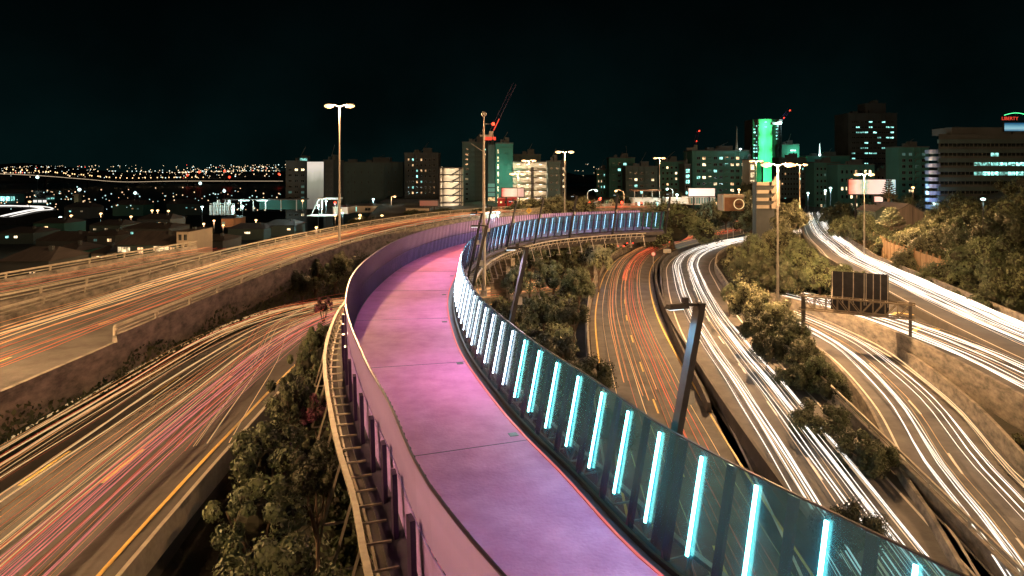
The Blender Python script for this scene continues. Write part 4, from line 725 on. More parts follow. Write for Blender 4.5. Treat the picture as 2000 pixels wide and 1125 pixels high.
def poster(name, stops, s):
    m = bpy.data.materials.new(name); m.use_nodes = True; n = m.node_tree; p = n.nodes['Principled BSDF']; L = n.links.new; tc = n.nodes.new('ShaderNodeTexCoord'); sp = n.nodes.new('ShaderNodeSeparateXYZ'); L(tc.outputs['Generated'], sp.inputs[0]); no = n.nodes.new('ShaderNodeTexNoise'); no.inputs['Scale'].default_value = 2; L(tc.outputs['Generated'], no.inputs[0])
    ad = n.nodes.new('ShaderNodeMath'); ad.operation = 'MULTIPLY_ADD'; L(no.outputs[0], ad.inputs[0]); ad.inputs[1].default_value = .25; L(sp.outputs['X' if s > 0 else 'Z'], ad.inputs[2]); r = n.nodes.new('ShaderNodeValToRGB'); L(ad.outputs[0], r.inputs[0])
    el = r.color_ramp.elements; el[0].position = stops[0][0]; el[0].color = (*stops[0][1], 1); el[1].position = stops[-1][0]; el[1].color = (*stops[-1][1], 1)
    for q, c in stops[1:-1]: e = el.new(q); e.color = (*c, 1)
    L(r.outputs[0], p.inputs['Base Color']); L(r.outputs[0], p.inputs['Emission Color']); p.inputs['Emission Strength'].default_value = abs(s); return m
board(980, 1023, 368, 384, 163, 'blurred white and red advertising board above the red building', poster('poster_red_white', [(.1, (.6, .05, .06)), (.3, (.75, .5, .5)), (.6, (.6, .6, .6)), (1, (.4, .3, .35))], .6))
board(1345, 1396, 368, 383, 190, 'blank white lit billboard above black louvres', poster('poster_white', [(.1, (.75, .68, .68)), (1, (.7, .62, .62))], .85))
board(1658, 1730, 351, 379, 165, 'wide blurred red and pink lit billboard behind the right-hand lamp', poster('poster_pink', [(.1, (.8, .15, .1)), (.35, (.75, .6, .55)), (.55, (.15, .4, .35)), (.7, (.75, .6, .58)), (1, (.75, .65, .65))], .85))
board(1728, 1749, 351, 379, 166, 'pale blue lit board behind the tiered pine', poster('poster_blue', [(.1, (.55, .85, .9)), (1, (.5, .8, .9))], .8))
board(1708, 1724, 384, 394, 160, 'small pink lit board under the wide billboard', poster('poster_small', [(.1, (.8, .5, .5)), (1, (.8, .7, .7))], .8))
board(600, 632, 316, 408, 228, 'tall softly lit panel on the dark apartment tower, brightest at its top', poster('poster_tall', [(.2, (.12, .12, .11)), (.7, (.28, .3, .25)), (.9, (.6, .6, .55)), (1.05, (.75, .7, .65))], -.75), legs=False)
board(586, 600, 309, 314, 232, 'small teal lit sign on the roof left of the tall panel', E['teal'], legs=False, name='roof_sign')
board(820, 855, 392, 402, 165, 'dim reddish hoarding below the lit stair tower', poster('poster_dim', [(.1, (.3, .12, .1)), (1, (.25, .14, .12))], .25))
board(793, 838, 407, 412, 160, 'low white-framed road sign structure left of the stair tower', M['wall_cream'])
b = building(1345, 1397, 384, 192, 'black louvred hall under the blank white billboard', 'white', 1, 9, 1, ('dim',), base=400, ww=.7, wh=.8, roof=False, name='hall_building', y1=.05)
building(1300, 1344, 386, 188, 'long white-lit wall left of the louvred hall', 'white', 0, 0, base=398, roof=False, name='shop_building', cat='shop', depth=4); street_lamp(1322, 380, 178, 'cool lamp in front of the long white wall', 'cool', 3500)
# filling station and elevated deck with columns
b = building(1236, 1290, 387, 186, 'white banded shop with open deck above, behind the bridge end', 'white', 1, 8, .4, ('warm2', 'teal'), base=412, name='shop_building', cat='shop', roof=False, depth=6)
MB().box((0, 2, 5.6), (7.6, 6, .35)).build('canopy', M['wall_brown'], b)
for x in (-3.4, -1.2, 1.4, 3.4): MB().box((x, -.6, 4.4), (.15, .15, 2.4)).build('column', M['pole'], b)
# circular sign building
D = 172; b = building(1413, 1452, 380, D, 'brown building with large round yellow-lit sign', 'wall_brown', 0, 0, base=412, name='shop_building', cat='shop', depth=5, roof=False)
Hb = at(0, 380, D).z - b.location.z; MB().box((0, -.1, Hb - .35), (5.3, .5, .7)).box((-2.5, -.1, Hb / 2), (.35, .4, Hb)).build('cornice', M['wall_cream'], b)
ring = MB()
for k in range(24):
    a0, a1 = k / 24 * math.tau, (k + 1) / 24 * math.tau; ring.bar((1.3 + 1.25 * math.cos(a0), -.3, 1.75 + 1.25 * math.sin(a0)), (1.3 + 1.25 * math.cos(a1), -.3, 1.75 + 1.25 * math.sin(a1)), .32, .12, side=(0, 1, 0))
ring.build('round_sign', glow('yellow_sign', (1, .75, .35), 1.0), b)
def text(s, parent, loc, size, m, name='lettering', rot=(R(90), 0, 0), ext=.02):
    c = bpy.data.curves.new(name, 'FONT'); c.body = s; c.size = size; c.extrude = ext; c.align_x = 'CENTER'; c.align_y = 'CENTER'; t_ = bpy.data.objects.new('tmp', c); COL.objects.link(t_); dg = bpy.context.evaluated_depsgraph_get(); me = bpy.data.meshes.new_from_object(t_.evaluated_get(dg)); bpy.data.objects.remove(t_)
    me.materials.clear(); me.materials.append(m); o = bpy.data.objects.new(name, me); COL.objects.link(o); o.location = loc; o.rotation_euler = rot; o.parent = parent; return o
text('india', b, (1.3, -.35, 1.75), .85, M['dark'])
# car park with rounded bands
D = 158; x0 = (1478 - 1000) / F * D; x1 = (1515 - 1000) / F * D; W = x1 - x0; g = gz((x0 + x1) / 2, D); root = empty('car_park_building', ((x0 + x1) / 2, D, g)); tag(root, 'car park with tan bands that curve up into a pillar', 'car park')
MB().box((0, 1.6, (at(0, 356, D).z - g) / 2), (W, 2.6, at(0, 356, D).z - g)).build('wall', M['wall_dark'], root)
for i, y in enumerate((359, 374.5, 389.5, 404)):
    z = at(0, y, D).z - g; mb = MB(); prf = []
    for k in range(7): a = R(90) * k / 6; prf.append((W / 2 - 1.6 + 1.3 * math.sin(a), z - .35 + 1.3 - 1.3 * math.cos(a) + .7))
    mb.box((-.5, 0, z), (W - 1, .5, .75))
    vs = [(W / 2 - 1.6, -.25, z - .37), (W / 2 - 1.6, -.25, z + .37)] + [(x, -.25, zz) for x, zz in prf] + [(W / 2 + .1, -.25, prf[-1][1]), (W / 2 + .1, -.25, z - .37)]; nn = len(vs); vs += [(x, .25, zz) for x, _, zz in vs]
    mb.add(vs, [tuple(range(nn)), tuple(range(nn, 2 * nn))[::-1]] + [(k, (k + 1) % nn, nn + (k + 1) % nn, nn + k) for k in range(nn)]); mb.build('band', M['wall_cream'], root)
MB().box((W / 2 + .5, 0, (at(0, 352, D).z - g) / 2), (.8, .6, at(0, 352, D).z - g)).build('pillar', M['wall_cream'], root)
lamp('POINT', (W / 2 + 3, -9, 9), 1500, SOD, .3, root)
# gabled hall
D = 150; b = empty('hall_building', (*P2(1765, D), gz(*P2(1765, D)))); tag(b, 'gabled corrugated hall with dark roof above the right hillside trees', 'building'); gg = b.location.z
def gable(cx, W, zt, ze, zb, y, dpt, name, m):
    mb = MB(); vs = [(cx - W / 2, y, zb), (cx + W / 2, y, zb), (cx + W / 2, y, ze), (cx, y, zt), (cx - W / 2, y, ze)]; vs += [(x, y + dpt, z) for x, _, z in vs]; mb.add(vs, [(0, 1, 2, 3, 4), (9, 8, 7, 6, 5)] + [(k, (k + 1) % 5, 5 + (k + 1) % 5, 5 + k) for k in (0, 1, 4)]); mb.build('wall', m, b)
    rm = MB(); 
    for s in (-1, 1): rm.add([(cx, y - .3, zt + .02), (cx + s * (W / 2 + .3), y - .3, ze - .15), (cx + s * (W / 2 + .3), y + dpt, ze - .15), (cx, y + dpt, zt + .02), (cx, y - .3, zt + .2), (cx + s * (W / 2 + .3), y - .3, ze + .03), (cx + s * (W / 2 + .3), y + dpt, ze + .03), (cx, y + dpt, zt + .2)], [(0, 1, 2, 3), (4, 7, 6, 5), (0, 4, 5, 1), (1, 5, 6, 2), (2, 6, 7, 3), (3, 7, 4, 0)])
    rm.build('roof', M['roof'], b)
ct = mat('corrugated_wall', (.13, .11, .1), .6, scale=.4, var=.25, stretch=(8, 8, .2)); z = lambda y: at(0, y, D).z - gg
gable(1.1, 6.6, z(399), z(416), z(440) - 1, 0, 12, 'gable', ct); gable(-4.0, 3.2, z(404), z(413), z(436) - 1, 1, 8, 'gable', M['wall_band'])
MB().box((4.9, -.1, z(428)), (.5, .1, 1.6)).build('door', E['warm'], b); lamp('POINT', (2, -5, 3), 160, SOD, .2, b)
# roof sign, red letters, green arc on a distant hotel
D = 192; p = at(1972, 231, D); b = empty('roof_sign', (p.x, p.y, p.z - 2)); tag(b, 'red neon lettering with a green arc above, on the office roof at the right edge', 'sign')
text('LIBERTY', b, (0, -.1, 1.9), 1.3, E['redneon']); mb = MB()
pts = [(-1.5 + i * .55, 0, 2.75 + .75 * math.sin(math.pi * (i + .6) / 13)) for i in range(12)]; mb.tube(pts, .07, 6); mb.build('green_arc', E['greenneon'], b)
mb = MB().bar((-2.4, .15, 0), (-2.4, .15, 2), .08).bar((2.4, .15, 0), (2.4, .15, 2), .08).bar((-2.6, .15, 1.3), (4, .15, 1.3), .08); mb.build('frame', M['dark'], b)
board(1962, 2040, 240, 256, 191, 'blurred blue and white lit sign at the top right corner of the office block', poster('poster_bluewhite', [(.1, (.02, .1, .2)), (.45, (.3, .6, .75)), (.65, (.2, .5, .65)), (1, (.02, .12, .25))], -.8), name='roof_sign', legs=True, base=262)

# cranes
def crane(px, base, top, D, jx, jy, label, m='dark', redjib=False):
    a = at(px, base, D); b_ = at(px, top, D); j = at(jx, jy, D); root = empty('tower_crane', a); tag(root, label, 'crane'); H = b_.z - a.z; mb = MB(); s = .7
    for x, y in ((-s, -s), (s, -s), (s, s), (-s, s)): mb.bar((x, y, 0), (x, y, H), .22)
    n = int(H / 2.2)
    for i in range(n):
        for (x0, y0_), (x1, y1_) in (((-s, -s), (s, -s)), ((s, -s), (s, s)), ((s, s), (-s, s)), ((-s, s), (-s, -s))): mb.bar((x0, y0_, i * 2.2), (x1, y1_, i * 2.2 + 2.2), .12)
    mb.build('mast', M['dark'], root); e = j - a; d = Vector((e.x, 0, e.z - H)); mb = MB(); L_ = d.length; d.normalize(); u = Vector((-d.z, 0, d.x)); st = Vector((0, 0, H))
    for o in (Vector((0, -.6, 0)), Vector((0, .6, 0)), u * 1.1): mb.bar(st + o, st + d * L_ + o, .18)
    k = 0
    while k < L_ - 2: mb.bar(st + d * k + Vector((0, -.6, 0)), st + d * (k + 2) + u * 1.1, .12); mb.bar(st + d * (k + 2) + u * 1.1, st + d * (k + 2.1) + Vector((0, .6, 0)), .12); k += 2
    mb.build('jib', M['slat'], root); MB().box((-1.6, 0, H + .2), (4, 1.8, 1.2)).box((.3, 0, H + 1), (1.4, 1.4, 2)).build('cab', M['steel'], root)
    if not redjib: MB().ball(st + d * L_, .35).ball(st + d * L_ * .45, .3).build('beacon', E['red'], root)
    if redjib:
        MB().box((0, -1, H - .5), (3.6, .3, 1.1)).build('light_strip', E['redneon'], root); MB().bar(st + d * 2.5 + Vector((0, -1, 0)), st + d * 6.8 + Vector((0, -1, 0)), .6, .3).build('light_strip', E['redneon'], root); lamp('POINT', (1, -4, H), 60, (1, .1, .02), .3, root)
    return root
crane(958, 300, 268, 230, 1008, 165, 'crane with glowing red light strips on its base and raised jib', redjib=True)
c = crane(1522, 310, 242, 300, 1543, 216, 'slim tower crane with teal lamp and red beacon beside the green tower'); MB().ball((0, -1, at(0, 240, 300).z - c.location.z), .8).build('lamp_globe', E['cool'], c); lamp('POINT', (0, -2.5, at(0, 243, 300).z - c.location.z), 1800, COOL, .3, c)
crane(1357, 320, 292, 300, 1366, 256, 'faint dark crane over the large green-grey block')
mb = MB().tube([(0, 0, 0), (0, 0, 6)], [.4, .05], 6).ball((0, 0, .6), .6); o = mb.build('roof_spire', E['cool'], None, loc=at(1601, 305, 318)); tag(o, 'small glowing spire on the domed skyline hall', 'spire')
mb = MB().tube([(0, 0, 0), (0, 0, 3), (0, 0, 9)], [.6, .3, .06], 6); o = mb.build('roof_spire', M['steel'], None, loc=at(1439, 292, 262)); tag(o, 'thin antenna spire on the large green-grey block', 'antenna'); street_lamp(1446, 291, 258, 'cool roof lamp beside the antenna spire', 'cool', 500, h=1)

# left city: houses, apartment, harbour tower, sheds
def house(px0, px1, eave, ridge, base, D, label, wall='wall_grey', wins=(), side=1):
    x0, x1 = (px0 - 1000) / F * D, (px1 - 1000) / F * D; W = x1 - x0; g = at(0, base, D).z; he = at(0, eave, D).z - g; hr = at(0, ridge, D).z - g; dp = 9; root = empty('house', ((x0 + x1) / 2, D, g)); tag(root, label, 'house')
    MB().box((0, dp / 2, he / 2), (W, dp, he)).build('wall', M[wall], root); mb = MB(); e = .4
    mb.add([(-W / 2 - e, -e, he), (W / 2 + e, -e, he), (W / 2 + e, dp + e, he), (-W / 2 - e, dp + e, he), (-W / 2 + 1.5, dp / 2, hr), (W / 2 - 1.5, dp / 2, hr)], [(0, 1, 5, 4), (1, 2, 5), (2, 3, 4, 5), (3, 0, 4), (0, 3, 2, 1)]); r = mb.build('roof', M['roof'], root)
    MB().box((W * .25, dp * .35, hr - .2), (.5, .5, .9)).build('chimney', M['wall_dark'], r)
    for x, zf, w_, h_, k in wins: inst('window', wmesh(w_, h_, E[k] if k != 'dark' else M['pane']), root, (W * x, 0, he * zf))
    return root
house(345, 368, 452, 449, 530, 112, 'tan apartment end block with tall windows lit by amber lamps', 'wall_cream', [(-.2, .85, .5, 1, 'dark'), (.25, .85, .5, 1, 'dark'), (-.2, .6, .5, 1, 'dark'), (.25, .6, .5, 1, 'dark'), (0, .15, .8, .6, 'warm2')])
house(228, 344, 478, 455, 530, 114, 'long dark-roofed terrace with yellow-lit ground floor windows', 'wall_grey', [(-.42, .82, 1.2, 1, 'warm'), (-.33, .82, 1.2, 1, 'warm'), (-.1, .78, 1, 1.2, 'warm2'), (.2, .85, 1.6, 1, 'warm'), (.3, .85, 1.6, 1, 'warm'), (.44, .85, .9, .7, 'warm2'), (.12, .4, .8, .6, 'teal'), (.26, .1, 1.5, .7, 'warm'), (-.25, .3, .8, .8, 'dark')])
house(100, 145, 492, 476, 520, 118, 'low house with yellow strip window at the left', 'wall_teal', [(.1, .75, 1.4, .8, 'warm'), (.35, .75, .9, .8, 'warm')])
house(178, 206, 494, 480, 520, 120, 'small house with barred yellow window between two dark roofs', 'wall_cream', [(.1, .6, 1.1, .9, 'warm'), (-.3, .6, .8, .9, 'warm2')])
house(0, 95, 510, 488, 560, 96, 'dark house with paired white windows near the ramp at left', 'wall_dark', [(.13, .55, .3, .35, 'warm'), (.21, .55, .3, .35, 'warm'), (.13, .15, .3, .35, 'warm2'), (.21, .15, .3, .35, 'warm2')])
house(120, 260, 530, 512, 560, 90, 'dark tiled hip-roofed house just beyond the ramp, left one', 'wall_dark', [])
house(262, 340, 532, 516, 560, 92, 'dark tiled hip-roofed house just beyond the ramp, right one', 'wall_dark', [])
house(170, 225, 460, 452, 490, 135, 'terrace roof with dim window row behind the barred window house', 'wall_dark', [(.3, .7, .9, .7, 'warm2'), (-.2, .7, .7, .6, 'dim')])
house(240, 330, 446, 438, 476, 140, 'farther long roof with two small lit attic windows', 'wall_dark', [(-.3, .7, .6, .6, 'teal'), (.4, .7, .6, .7, 'warm'), (0, .6, .8, .7, 'dim')])
house(70, 160, 470, 455, 500, 135, 'dark gabled roof below the brilliant white lamp', 'wall_dark', [])
house(432, 456, 427, 421, 444, 200, 'brick store behind the orange lamps at centre left', 'wall_brown', [(-.3, .5, .8, .8, 'dim')])
house(680, 735, 402, 399, 415, 190, 'low pale shop row with teal doorway beyond the ramp', 'wall_cream', [(-.3, .5, 1.6, 1.4, 'teal'), (.2, .5, 1.6, .9, 'dark')])
house(650, 680, 404, 401, 418, 180, 'small pale kiosk right of the forecourt', 'wall_cream', [(0, .5, .9, .9, 'warm2')])
house(740, 900, 396, 390, 412, 210, 'long low dark shed left of the stair tower', 'wall_dark', [])
rnd = random.Random(44); nmw = ['amber', 'cool', 'yellow', 'dim']
for i, (px, py, D, w_, lb) in enumerate([(30, 455, 150, 70, 'dark cottage roof at the left edge under the harbour lights'), (205, 440, 165, 60, 'dark roof between the orange lamp and the long roof with attic windows'), (300, 428, 190, 64, 'dark roof under the close pair of orange lamps'), (95, 436, 175, 60, 'dark roof just below the brilliant white lamp, smaller one'), (480, 447, 165, 70, 'dark roof beside the ramp below the depot'), (545, 440, 170, 60, 'dark roof beside the ramp left of the forecourt'), (405, 470, 130, 60, 'dark roof beside the ramp right of the tan apartment end'), (150, 405, 260, 50, 'small roof at the foot of the harbour tower'), (250, 400, 300, 60, 'long dark shed roof near the waterfront'), (360, 398, 320, 70, 'dark warehouse roof left of the tall white lamp')]):
    house(px - w_ / 2, px + w_ / 2, py, py - 9, py + 22, D, lb, rnd.choice(['wall_dark', 'wall_grey', 'wall_teal']), [(rnd.uniform(-.35, .35), .65, .8, .6, rnd.choice(['warm', 'teal', 'warm2', 'dim'])) for _ in range(2)])
# forecourt canopy
D = 172; a = at(607, 420, D); root = empty('forecourt_canopy', a); tag(root, 'white-lit open forecourt canopy with slanted end left of the twin lamp pole', 'canopy')
MB().box((4.4, 2, at(0, 388, D).z - a.z), (5.2, 5, .4)).build('roof', M['white'], root); MB().bar((0, 1, .2), (1.8, 1, at(0, 388, D).z - a.z), .25).build('brace', M['pole'], root); MB().box((3, 1, -.1), (7, 5, .2)).build('slab', M['white'], root)
for x in (2.2, 6.4): MB().box((x, 2, 2), (.2, .2, 4.2)).build('column', M['pole'], root)
def tower(px0, px1, top, base, D, label):
    a = at((px0 + px1) / 2, base, D); W = (px1 - px0) / F * D; H = at(0, top, D).z - a.z; root = empty('harbour_tower', a); tag(root, label, 'tower'); MB().box((0, 0, H / 2), (W, W, H)).build('wall', M['wall_grey'], root); MB().box((0, 0, H + .3), (W * 1.3, W * 1.3, .8)).tube([(W * .4, 0, H), (W * .4, 0, H + 3)], .2).build('roof', M['wall_dark'], root); MB().ball((W * .4, 0, H + 2.6), .7).build('beacon', E['cool'], root); lamp('POINT', (W, -6, 3), 900, SOD, .3, root)
tower(147, 156, 382, 406, 300, 'slim pale harbour tower with a light on top')
# depot with lit frames
D = 220; a = at(462, 412, D); root = empty('depot_building', a); tag(root, 'open steel depot frames with cool white lights behind the orange lamps', 'building')
MB().box((8, 5, 3.6), (26, 8, .4)).build('roof', M['roof'], root); MB().box((12, 9, 1.8), (16, .3, 3.6)).build('wall', M['wall_teal'], root)
for x in (-4, 1, 5, 9, 14, 19): MB().box((x, 1, 1.8), (.25, .25, 3.6)).build('column', M['white'], root)
for x in (2, 8): MB().box((x, 1, 3.3), (3.4, .3, .25)).build('light_strip', E['cool'], root); lamp('POINT', (x, 0, 2.8), 500, COOL, .3, root)
D = 215; a = at(434, 420, D); root = empty('plant_yard', a); tag(root, 'floodlit scaffolded plant between the depot and the white lamp post', 'building'); mb = MB()
for i in range(7):
    mb.box((-3.5 + i * 1.15, 0, 1.6 + (i % 3) * .4), (.15, 2, 3.2 + (i % 3) * .8))
for k in range(4): mb.box((0, 0, .6 + k * 1.0), (8, .15, .12))
mb.build('scaffold', M['white'], root); lamp('POINT', (0, -4, 3), 700, COOL, .3, root)
# waterfront buildings and bright curving road at the far left
D = 430
for px0, px1, y0_, y1_, lb, k in ((-60, 30, 379, 397, 'long teal-lit waterfront shed at the left edge', 'teal'), (64, 92, 388, 398, 'white-lit boat shed on the waterfront', 'white'), (90, 107, 384, 391, 'bright framed office above the boat shed', 'teal'), (0, 14, 409, 420, 'glowing shopfront at the left edge, left one', 'warm'), (16, 33, 409, 421, 'glowing shopfront at the left edge, right one', 'warm2')):
    a = at(px0, y1_, D); b_ = at(px1, y0_, D); W = b_.x - a.x; H = b_.z - a.z; root = empty('waterfront_shed', ((a.x + b_.x) / 2, D, a.z)); tag(root, lb, 'building'); MB().box((0, 4, H / 2), (W, 8, H)).build('wall', M['wall_teal'], root); MB().box((0, 4, H + .3), (W + 1, 9, .6)).build('roof', M['roof'], root)
    n = max(2, int(W / 3)); wm = wmesh(W / n * .8, H * .5, E[k], 2)
    for i in range(n): inst('window', wm, root, (-W / 2 + W * (i + .5) / n, 0, H * .5))
g430 = at(0, 412, 430).z
wp = Path([(*P2(10, 380), at(0, 425, 380).z), (*P2(60, 400), at(0, 414, 400).z), (*P2(90, 415), at(0, 410, 415).z), (*P2(60, 425), at(0, 405, 425).z), (*P2(-40, 430), at(0, 404, 430).z)], 3)
mb = MB(); prof(mb, wp, [(-6, 0), (6, 0), (6, -8), (-6, -8)]); o = mb.build('road', M['asphalt']); o['kind'] = 'structure'
trails('light_trails', 'small white streaks on the hairpin road at the far left waterfront', wp, [(-4, 4, 9, .6, 1, .15, .35, 0, 0, INF)])
# harbour causeway with its row of lamps
hb = Path([(*P2(-60, 1500), at(0, 338, 1500).z), (*P2(60, 1600), at(0, 343, 1600).z), (*P2(150, 1750), at(0, 349.5, 1750).z), (*P2(240, 1900), at(0, 356, 1900).z), (*P2(350, 1950), at(0, 354.5, 1950).z), (*P2(560, 1980), at(0, 354.5, 1980).z)], 20)
root = empty('harbour_bridge', hb.pt(0)); tag(root, 'long low harbour bridge and causeway with streaks of traffic on the horizon', 'bridge'); mb = MB(); prof(mb, hb, [(-10, 0), (10, 0), (10, -2), (-10, -2)]); o = mb.build('deck', M['concrete_dark'], root); o.location = -root.location
for t in range(10, int(hb.L) - 5, 150): p = hb.pt(t); MB().box((0, 0, -(p.z + 25) / 2 - 2), (4, 4, p.z + 25 - 1)).build('pier', M['dark'], root, loc=p - root.location)
mb = MB(); mb.tube([hb.pt(t, 0, 1.2) for t in hb.rng()], .5, 4); tag(mb.build('light_trails', TW2), 'thin pale streak of traffic along the harbour bridge', 'light trails', kind='stuff')
lm = MB().tube([(0, 0, 0), (0, 0, 11)], .35, 5).mesh('pole', M['pole']); lg = MB().ball((0, 0, 12), 1.5, 8, 5).mesh('lamp_globe', E['sod']); k = 0
for i in range(42):
    t = hb.L * (i + .4) / 56; p = hb.pt(t, 3 * (-1) ** i); root = empty('street_lamp', p); tag(root, 'sodium lamp in the long string of lights along the harbour bridge on the left horizon', 'street lamp', 'sodium lamps strung along the harbour bridge'); inst('pole', lm, root); inst('lamp_globe', lg, root, sc=(.9, .9, 1))
rnd = random.Random(11); far = [MB(), MB(), MB()]
for i in range(900):
    x = rnd.choice((rnd.uniform(-3300, -900), rnd.gauss(-2500, 260), rnd.gauss(-1250, 160))) if i < 760 else rnd.uniform(-900, 700); y = rnd.uniform(2500, 3650); z = hills_z(x, y) + 6
    if rnd.random() < .3: y = 2900 + 60 * math.sin(x * .01); z = hills_z(x, y) + 6
    far[0 if rnd.random() < .72 else (1 if rnd.random() < .88 else 2)].ball((x, y, z), rnd.uniform(.7, 1.3) ** 2 * 1.5, 6, 4)
for mb, m, lb in ((far[0], glow('far_amber_light', (1, .7, .4), 2.2), 'scatter of amber house and street lights on the far shore'), (far[1], glow('far_white_light', (.8, 1, .95), 2.2), 'scatter of cool white lights on the far shore'), (far[2], glow('far_red_light', (1, .08, .05), 4), 'few red lights on the far shore')): tag(mb.build('distant_lights', m), lb, 'distant lights', kind='stuff')
for px, py, D, c in ((366, 342, 1900, 'red'), (439, 334, 1900, 'red'), (389, 336, 1900, 'red'), (448, 346, 1800, 'red'), (545, 340, 1900, 'red')):
    p = at(px, py, D); root = empty('beacon_mast', p); tag(root, {366: 'red beacon mast left of the white marina lamps', 389: 'red beacon mast second from the left over the harbour', 439: 'upper red beacon mast of the close pair over the harbour', 448: 'lower red beacon mast of the close pair over the harbour', 545: 'red beacon mast nearest the dark apartment tower'}[px], 'beacon'); MB().tube([(0, 0, -(p.z + 24)), (0, 0, 0)], .6, 5).build('pole', M['pole'], root); MB().ball((0, 0, 0), 3.0).build('beacon', E['red'], root)
for px, py, D, lb in ((391, 358, 900, 'bright white marina lamp cluster over the water'), (438, 373, 700, 'white lamp on the wharf'), (264, 377, 600, 'bluish lamp on the waterfront building'), (73, 346, 1500, 'bright white lamp on the harbour bridge pier')):
    p = at(px, py, D); root = empty('wharf_lamp', p); tag(root, lb, 'lamp'); MB().tube([(0, 0, -(p.z + 24)), (0, 0, 0)], .3, 5).build('pole', M['pole'], root); MB().ball((0, 0, 0), D * .0022).build('lamp_globe', E['cool'], root)
rnd = random.Random(21); mb = MB(); mb2 = MB()
for i in range(230):
    px = rnd.uniform(0, 800); D = rnd.uniform(240, 640); y = 405 - (D - 240) * .085 + rnd.uniform(-8, 12); (mb if rnd.random() < .6 else mb2).ball(at(px, y, D), D * rnd.uniform(.0004, .0010), 6, 4)
tag(mb.build('distant_lights', glow('city_amber_light', (1, .65, .35), 1.8)), 'small amber lights scattered through the dark left-hand suburb', 'distant lights', kind='stuff'); tag(mb2.build('distant_lights', glow('city_cool_light', (.6, 1, .95), 1.4)), 'small cool lights scattered through the dark left-hand suburb', 'distant lights', kind='stuff')

# ------------------------------------------------------------------ sign gantry
D = 66.5; a = at(1569, 585, D); b_ = at(1778, 590, 62); a.z = b_.z = at(0, 588, 64).z + .1; u = (b_ - a); u.z = 0; Lg = u.length; root = empty('sign_gantry', (a.x, a.y, 0), math.atan2(u.y, u.x)); tag(root, 'steel truss gantry seen from behind with dark road sign backs above', 'sign gantry'); zt = a.z
for x, zb in ((0, gz(a.x, a.y)), (Lg, .8)):
    mb = MB()
    for y in (-.45, .45): mb.box((x, y, (zt + zb) / 2), (.26, .22, zt - zb + .2))
    for k in range(4): mb.box((x, 0, zb + 1 + k * (zt - zb - 1) / 4), (.12, .7, .12))
    mb.build('post', M['concrete_dark'], root)
mb = MB(); h = 1.3
for y in (-.5, .5):
    for z_ in (0, h): mb.bar((-.4, y, zt - h + z_), (Lg + .4, y, zt - h + z_), .13)
n = 9
for i in range(n):
    x = Lg * i / n; x1 = Lg * (i + 1) / n
    for y in (-.5, .5): mb.bar((x, y, zt - h), (x, y, zt), .08); mb.bar((x, y, zt - h if i >= n / 2 else zt), (x1, y, zt if i >= n / 2 else zt - h), .07)
    mb.bar((x, -.5, zt), (x1, .5, zt), .05); mb.bar((x, -.5, zt), (x, .5, zt), .06)
mb.build('truss', mat('weathered_truss_steel', (.2, .17, .13), .6, .4, scale=2, var=.3), root)
for c, ww, zz in ((Lg * .43, 2.9, 1.75), (Lg * .70, 1.95, 1.75)):
    s = MB().box((c, .75, zt + zz - .75), (ww, .06, 2.9)).build('sign_panel', M['dark'], root); rb = MB()
    for k in range(4): x = c - ww / 2 + .08 + (ww - .16) * k / 3; rb.box((x, .68, zt + .9), (.07, .07, 3.0)); rb.bar((x, .66, zt + .9), (x, -.1, zt), .06)
    rb.build('stiffener', M['pole'], s)
MB().box((Lg * .45, .75, zt - .8), (3.4, .06, 1.3)).box((Lg * .72, .75, zt - .8), (1.6, .06, 1.3)).build('sign_panel', M['dark'], root)
# small roadside signs
def diamond(px, py, D, s, label, col, m2=None, z0=None):
    p = at(px, py, D); g = p.z - 3 if z0 is None else z0; root = empty('road_sign', (p.x, p.y, g)); tag(root, label, 'road sign'); h = p.z - g; MB().tube([(0, .05, 0), (0, .05, h)], .05, 6).build('post', M['pole'], root)
    mb = MB().add([(0, 0, h - s), (s, 0, h), (0, 0, h + s), (-s, 0, h), (0, .03, h - s), (s, .03, h), (0, .03, h + s), (-s, .03, h)], [(0, 1, 2, 3), (7, 6, 5, 4), (0, 4, 5, 1), (1, 5, 6, 2), (2, 6, 7, 3), (3, 7, 4, 0)]); 
    return root, h
for px, py, D, s, lb, m in ((1033, 412, 120, .55, 'yellow diamond warning sign in front of the street trees', 'yellow'), (1401, 483, 158, .8, 'dark diamond sign back beside the white bend', 'dark')):
    p = at(px, py, D); g = gz(p.x, p.y); root = empty('road_sign', (p.x, p.y, g)); tag(root, lb, 'road sign'); h = max(1.5, p.z - g); MB().tube([(0, .08, 0), (0, .08, h)], .06, 6).build('post', M['pole'], root); q = MB(); q.add([(0, 0, h - s), (s, 0, h), (0, 0, h + s), (-s, 0, h), (0, .04, h - s), (s, .04, h), (0, .04, h + s), (-s, .04, h)], [(0, 1, 2, 3), (7, 6, 5, 4), (0, 4, 5, 1), (1, 5, 6, 2), (2, 6, 7, 3), (3, 7, 4, 0)]); q.build('sign_panel', M[m], root)
    if m == 'yellow': q = MB(); q.bar((-.12, -.02, h - .15), (-.12, -.02, h + .15), .06); q.bar((.12, -.02, h - .15), (.12, -.02, h + .15), .06); q.bar((-.12, -.02, h + .15), (0, -.02, h + .28), .06); q.bar((.12, -.02, h + .15), (0, -.02, h + .28), .06); q.build('symbol', M['dark'], root)
p = at(1276, 528, 116); root = empty('road_sign', (p.x, p.y, 0)); tag(root, 'round speed limit sign back-lit red at the start of the median', 'road sign'); MB().tube([(0, .05, 0), (0, .05, 3)], .05, 6).build('post', M['pole'], root); MB().tube([(0, 0, 3), (0, .05, 3)], .42, 18).build('sign_ring', M['wall_red'], root); MB().tube([(0, -.02, 3), (0, .0, 3)], .3, 18).build('sign_panel', M['paint'], root)
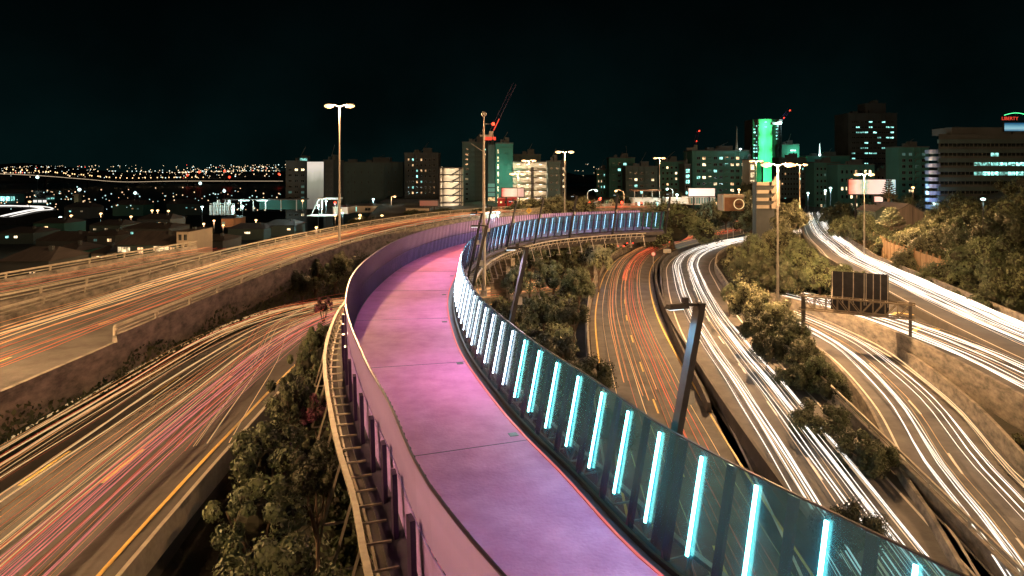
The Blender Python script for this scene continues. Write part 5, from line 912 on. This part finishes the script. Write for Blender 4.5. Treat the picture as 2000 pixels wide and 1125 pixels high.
p = at(1303, 496, 140); o = MB().box((0, 0, .7), (1.6, .1, .8)).box((-.6, .05, .2), (.08, .08, .6)).box((.6, .05, .2), (.08, .08, .6)).build('road_sign', M['steel'], None, loc=(p.x, p.y, 0)); tag(o, 'low rectangular board in the median above the red bend', 'road sign')
for i, (x, y) in enumerate([P2(1446, 190), P2(1452, 186), P2(1432, 178), P2(1421, 172)]):
    g = gz(x, y); o = MB().tube([(0, 0, 0), (0, 0, 2.6)], .09, 6).box((0, 0, 2.2), (.24, .1, .5)).build('marker_post', M['paint'], None, loc=(x, y, g)); tag(o, ('slim pale marker post by the far loop, leftmost', 'slim pale marker post by the far loop, rightmost', 'short pale marker post on the outer kerb of the loop', 'short pale marker post nearest the end of the loop')[i], 'marker post', 'marker posts beside the far loop')
# traffic lights and queued cars on the street beyond the bridge
def signal(px, D, label, arm=0):
    x = (px - 1000) / F * D; g = gz(x, D); zt = at(0, 398, D).z; root = empty('traffic_light', (x, D, g)); tag(root, label, 'traffic light', 'traffic lights beyond the bridge'); H = max(3, zt - g)
    MB().tube([(0, 0, 0), (0, 0, H)], .07, 6).build('pole', M['pole'], root)
    if arm: MB().bar((0, 0, H - .3), (arm, 0, H + .6), .09).build('arm', M['pole'], root)
    c = (arm, -.1, H + (.6 if arm else 0)); hd = MB().box(c, (.4, .3, 1.1)).build('signal_head', M['dark'], root); MB().ball((c[0], c[1] - .18, c[2] + .33), .3).build('red_lamp', E['red'], hd); lamp('POINT', (c[0], c[1] - 1, c[2] + .3), 500, (1, .06, .03), .2, root)
signal(1152, 165, 'traffic light showing red on a long arm left of the small yellow tree', 2.5); signal(1214, 160, 'traffic light showing red at the right beside the twin poles'); signal(1150, 158, 'low traffic light showing red behind the screen'); signal(1252, 172, 'traffic light showing red in front of the white banded shop'); signal(655, 178, 'small red signal by the pale kiosk')
def make_car():
    root = empty('car'); mb = MB(); W = 1.75
    pr = [(-2.1, .35), (-2.15, .75), (-1.5, .9), (-.9, 1.38), (.7, 1.4), (1.4, .95), (2.1, .85), (2.15, .4)]; vs = [(s * W / 2 * (.8 if z > 1.2 else 1), y, z) for s in (-1, 1) for y, z in pr]; n = len(pr); mb.add(vs, [tuple(range(n)), tuple(range(n, 2 * n))[::-1]] + [(k, n + k, n + (k + 1) % n, (k + 1) % n) for k in range(n)]); mb.build('body', M['carpaint'], root)
    MB().box((0, -.1, 1.17), (W * .93, 1.5, .34), taper=.9).build('windows', M['pane'], root)
    for x in (-.8, .8):
        for y in (-1.35, 1.35): MB().tube([(x - .1, y, .32), (x + .1, y, .32)], .32, 12).build('wheel', M['rubber'], root)
        MB().box((x * .8, -2.16, .68), (.34, .08, .16)).build('headlight', E['cool'], root); MB().box((x * .85, 2.16, .72), (.28, .08, .16)).build('tail_light', E['red'], root)
    return root
c0 = make_car()
for i, (px, D, rz, lb) in enumerate([(1146, 150, 10, 'car with bright headlights behind the bridge screen, leftmost of the queue'), (1162, 154, 10, 'car with headlights on below the curved-arm lamp'), (1182, 157, 8, 'car with headlights on under the small yellow tree'), (1206, 150, 190, 'car showing red tail lights beneath the right traffic light'), (1225, 156, 188, 'car showing red tail lights, rightmost of the queue')]):
    c = c0 if i == 0 else copy_tree(c0); x = (px - 1000) / F * D; c.location = (x, D, gz(x, D) + .05); c.rotation_euler.z = R(rz); tag(c, lb, 'car', 'cars queuing beyond the bridge')
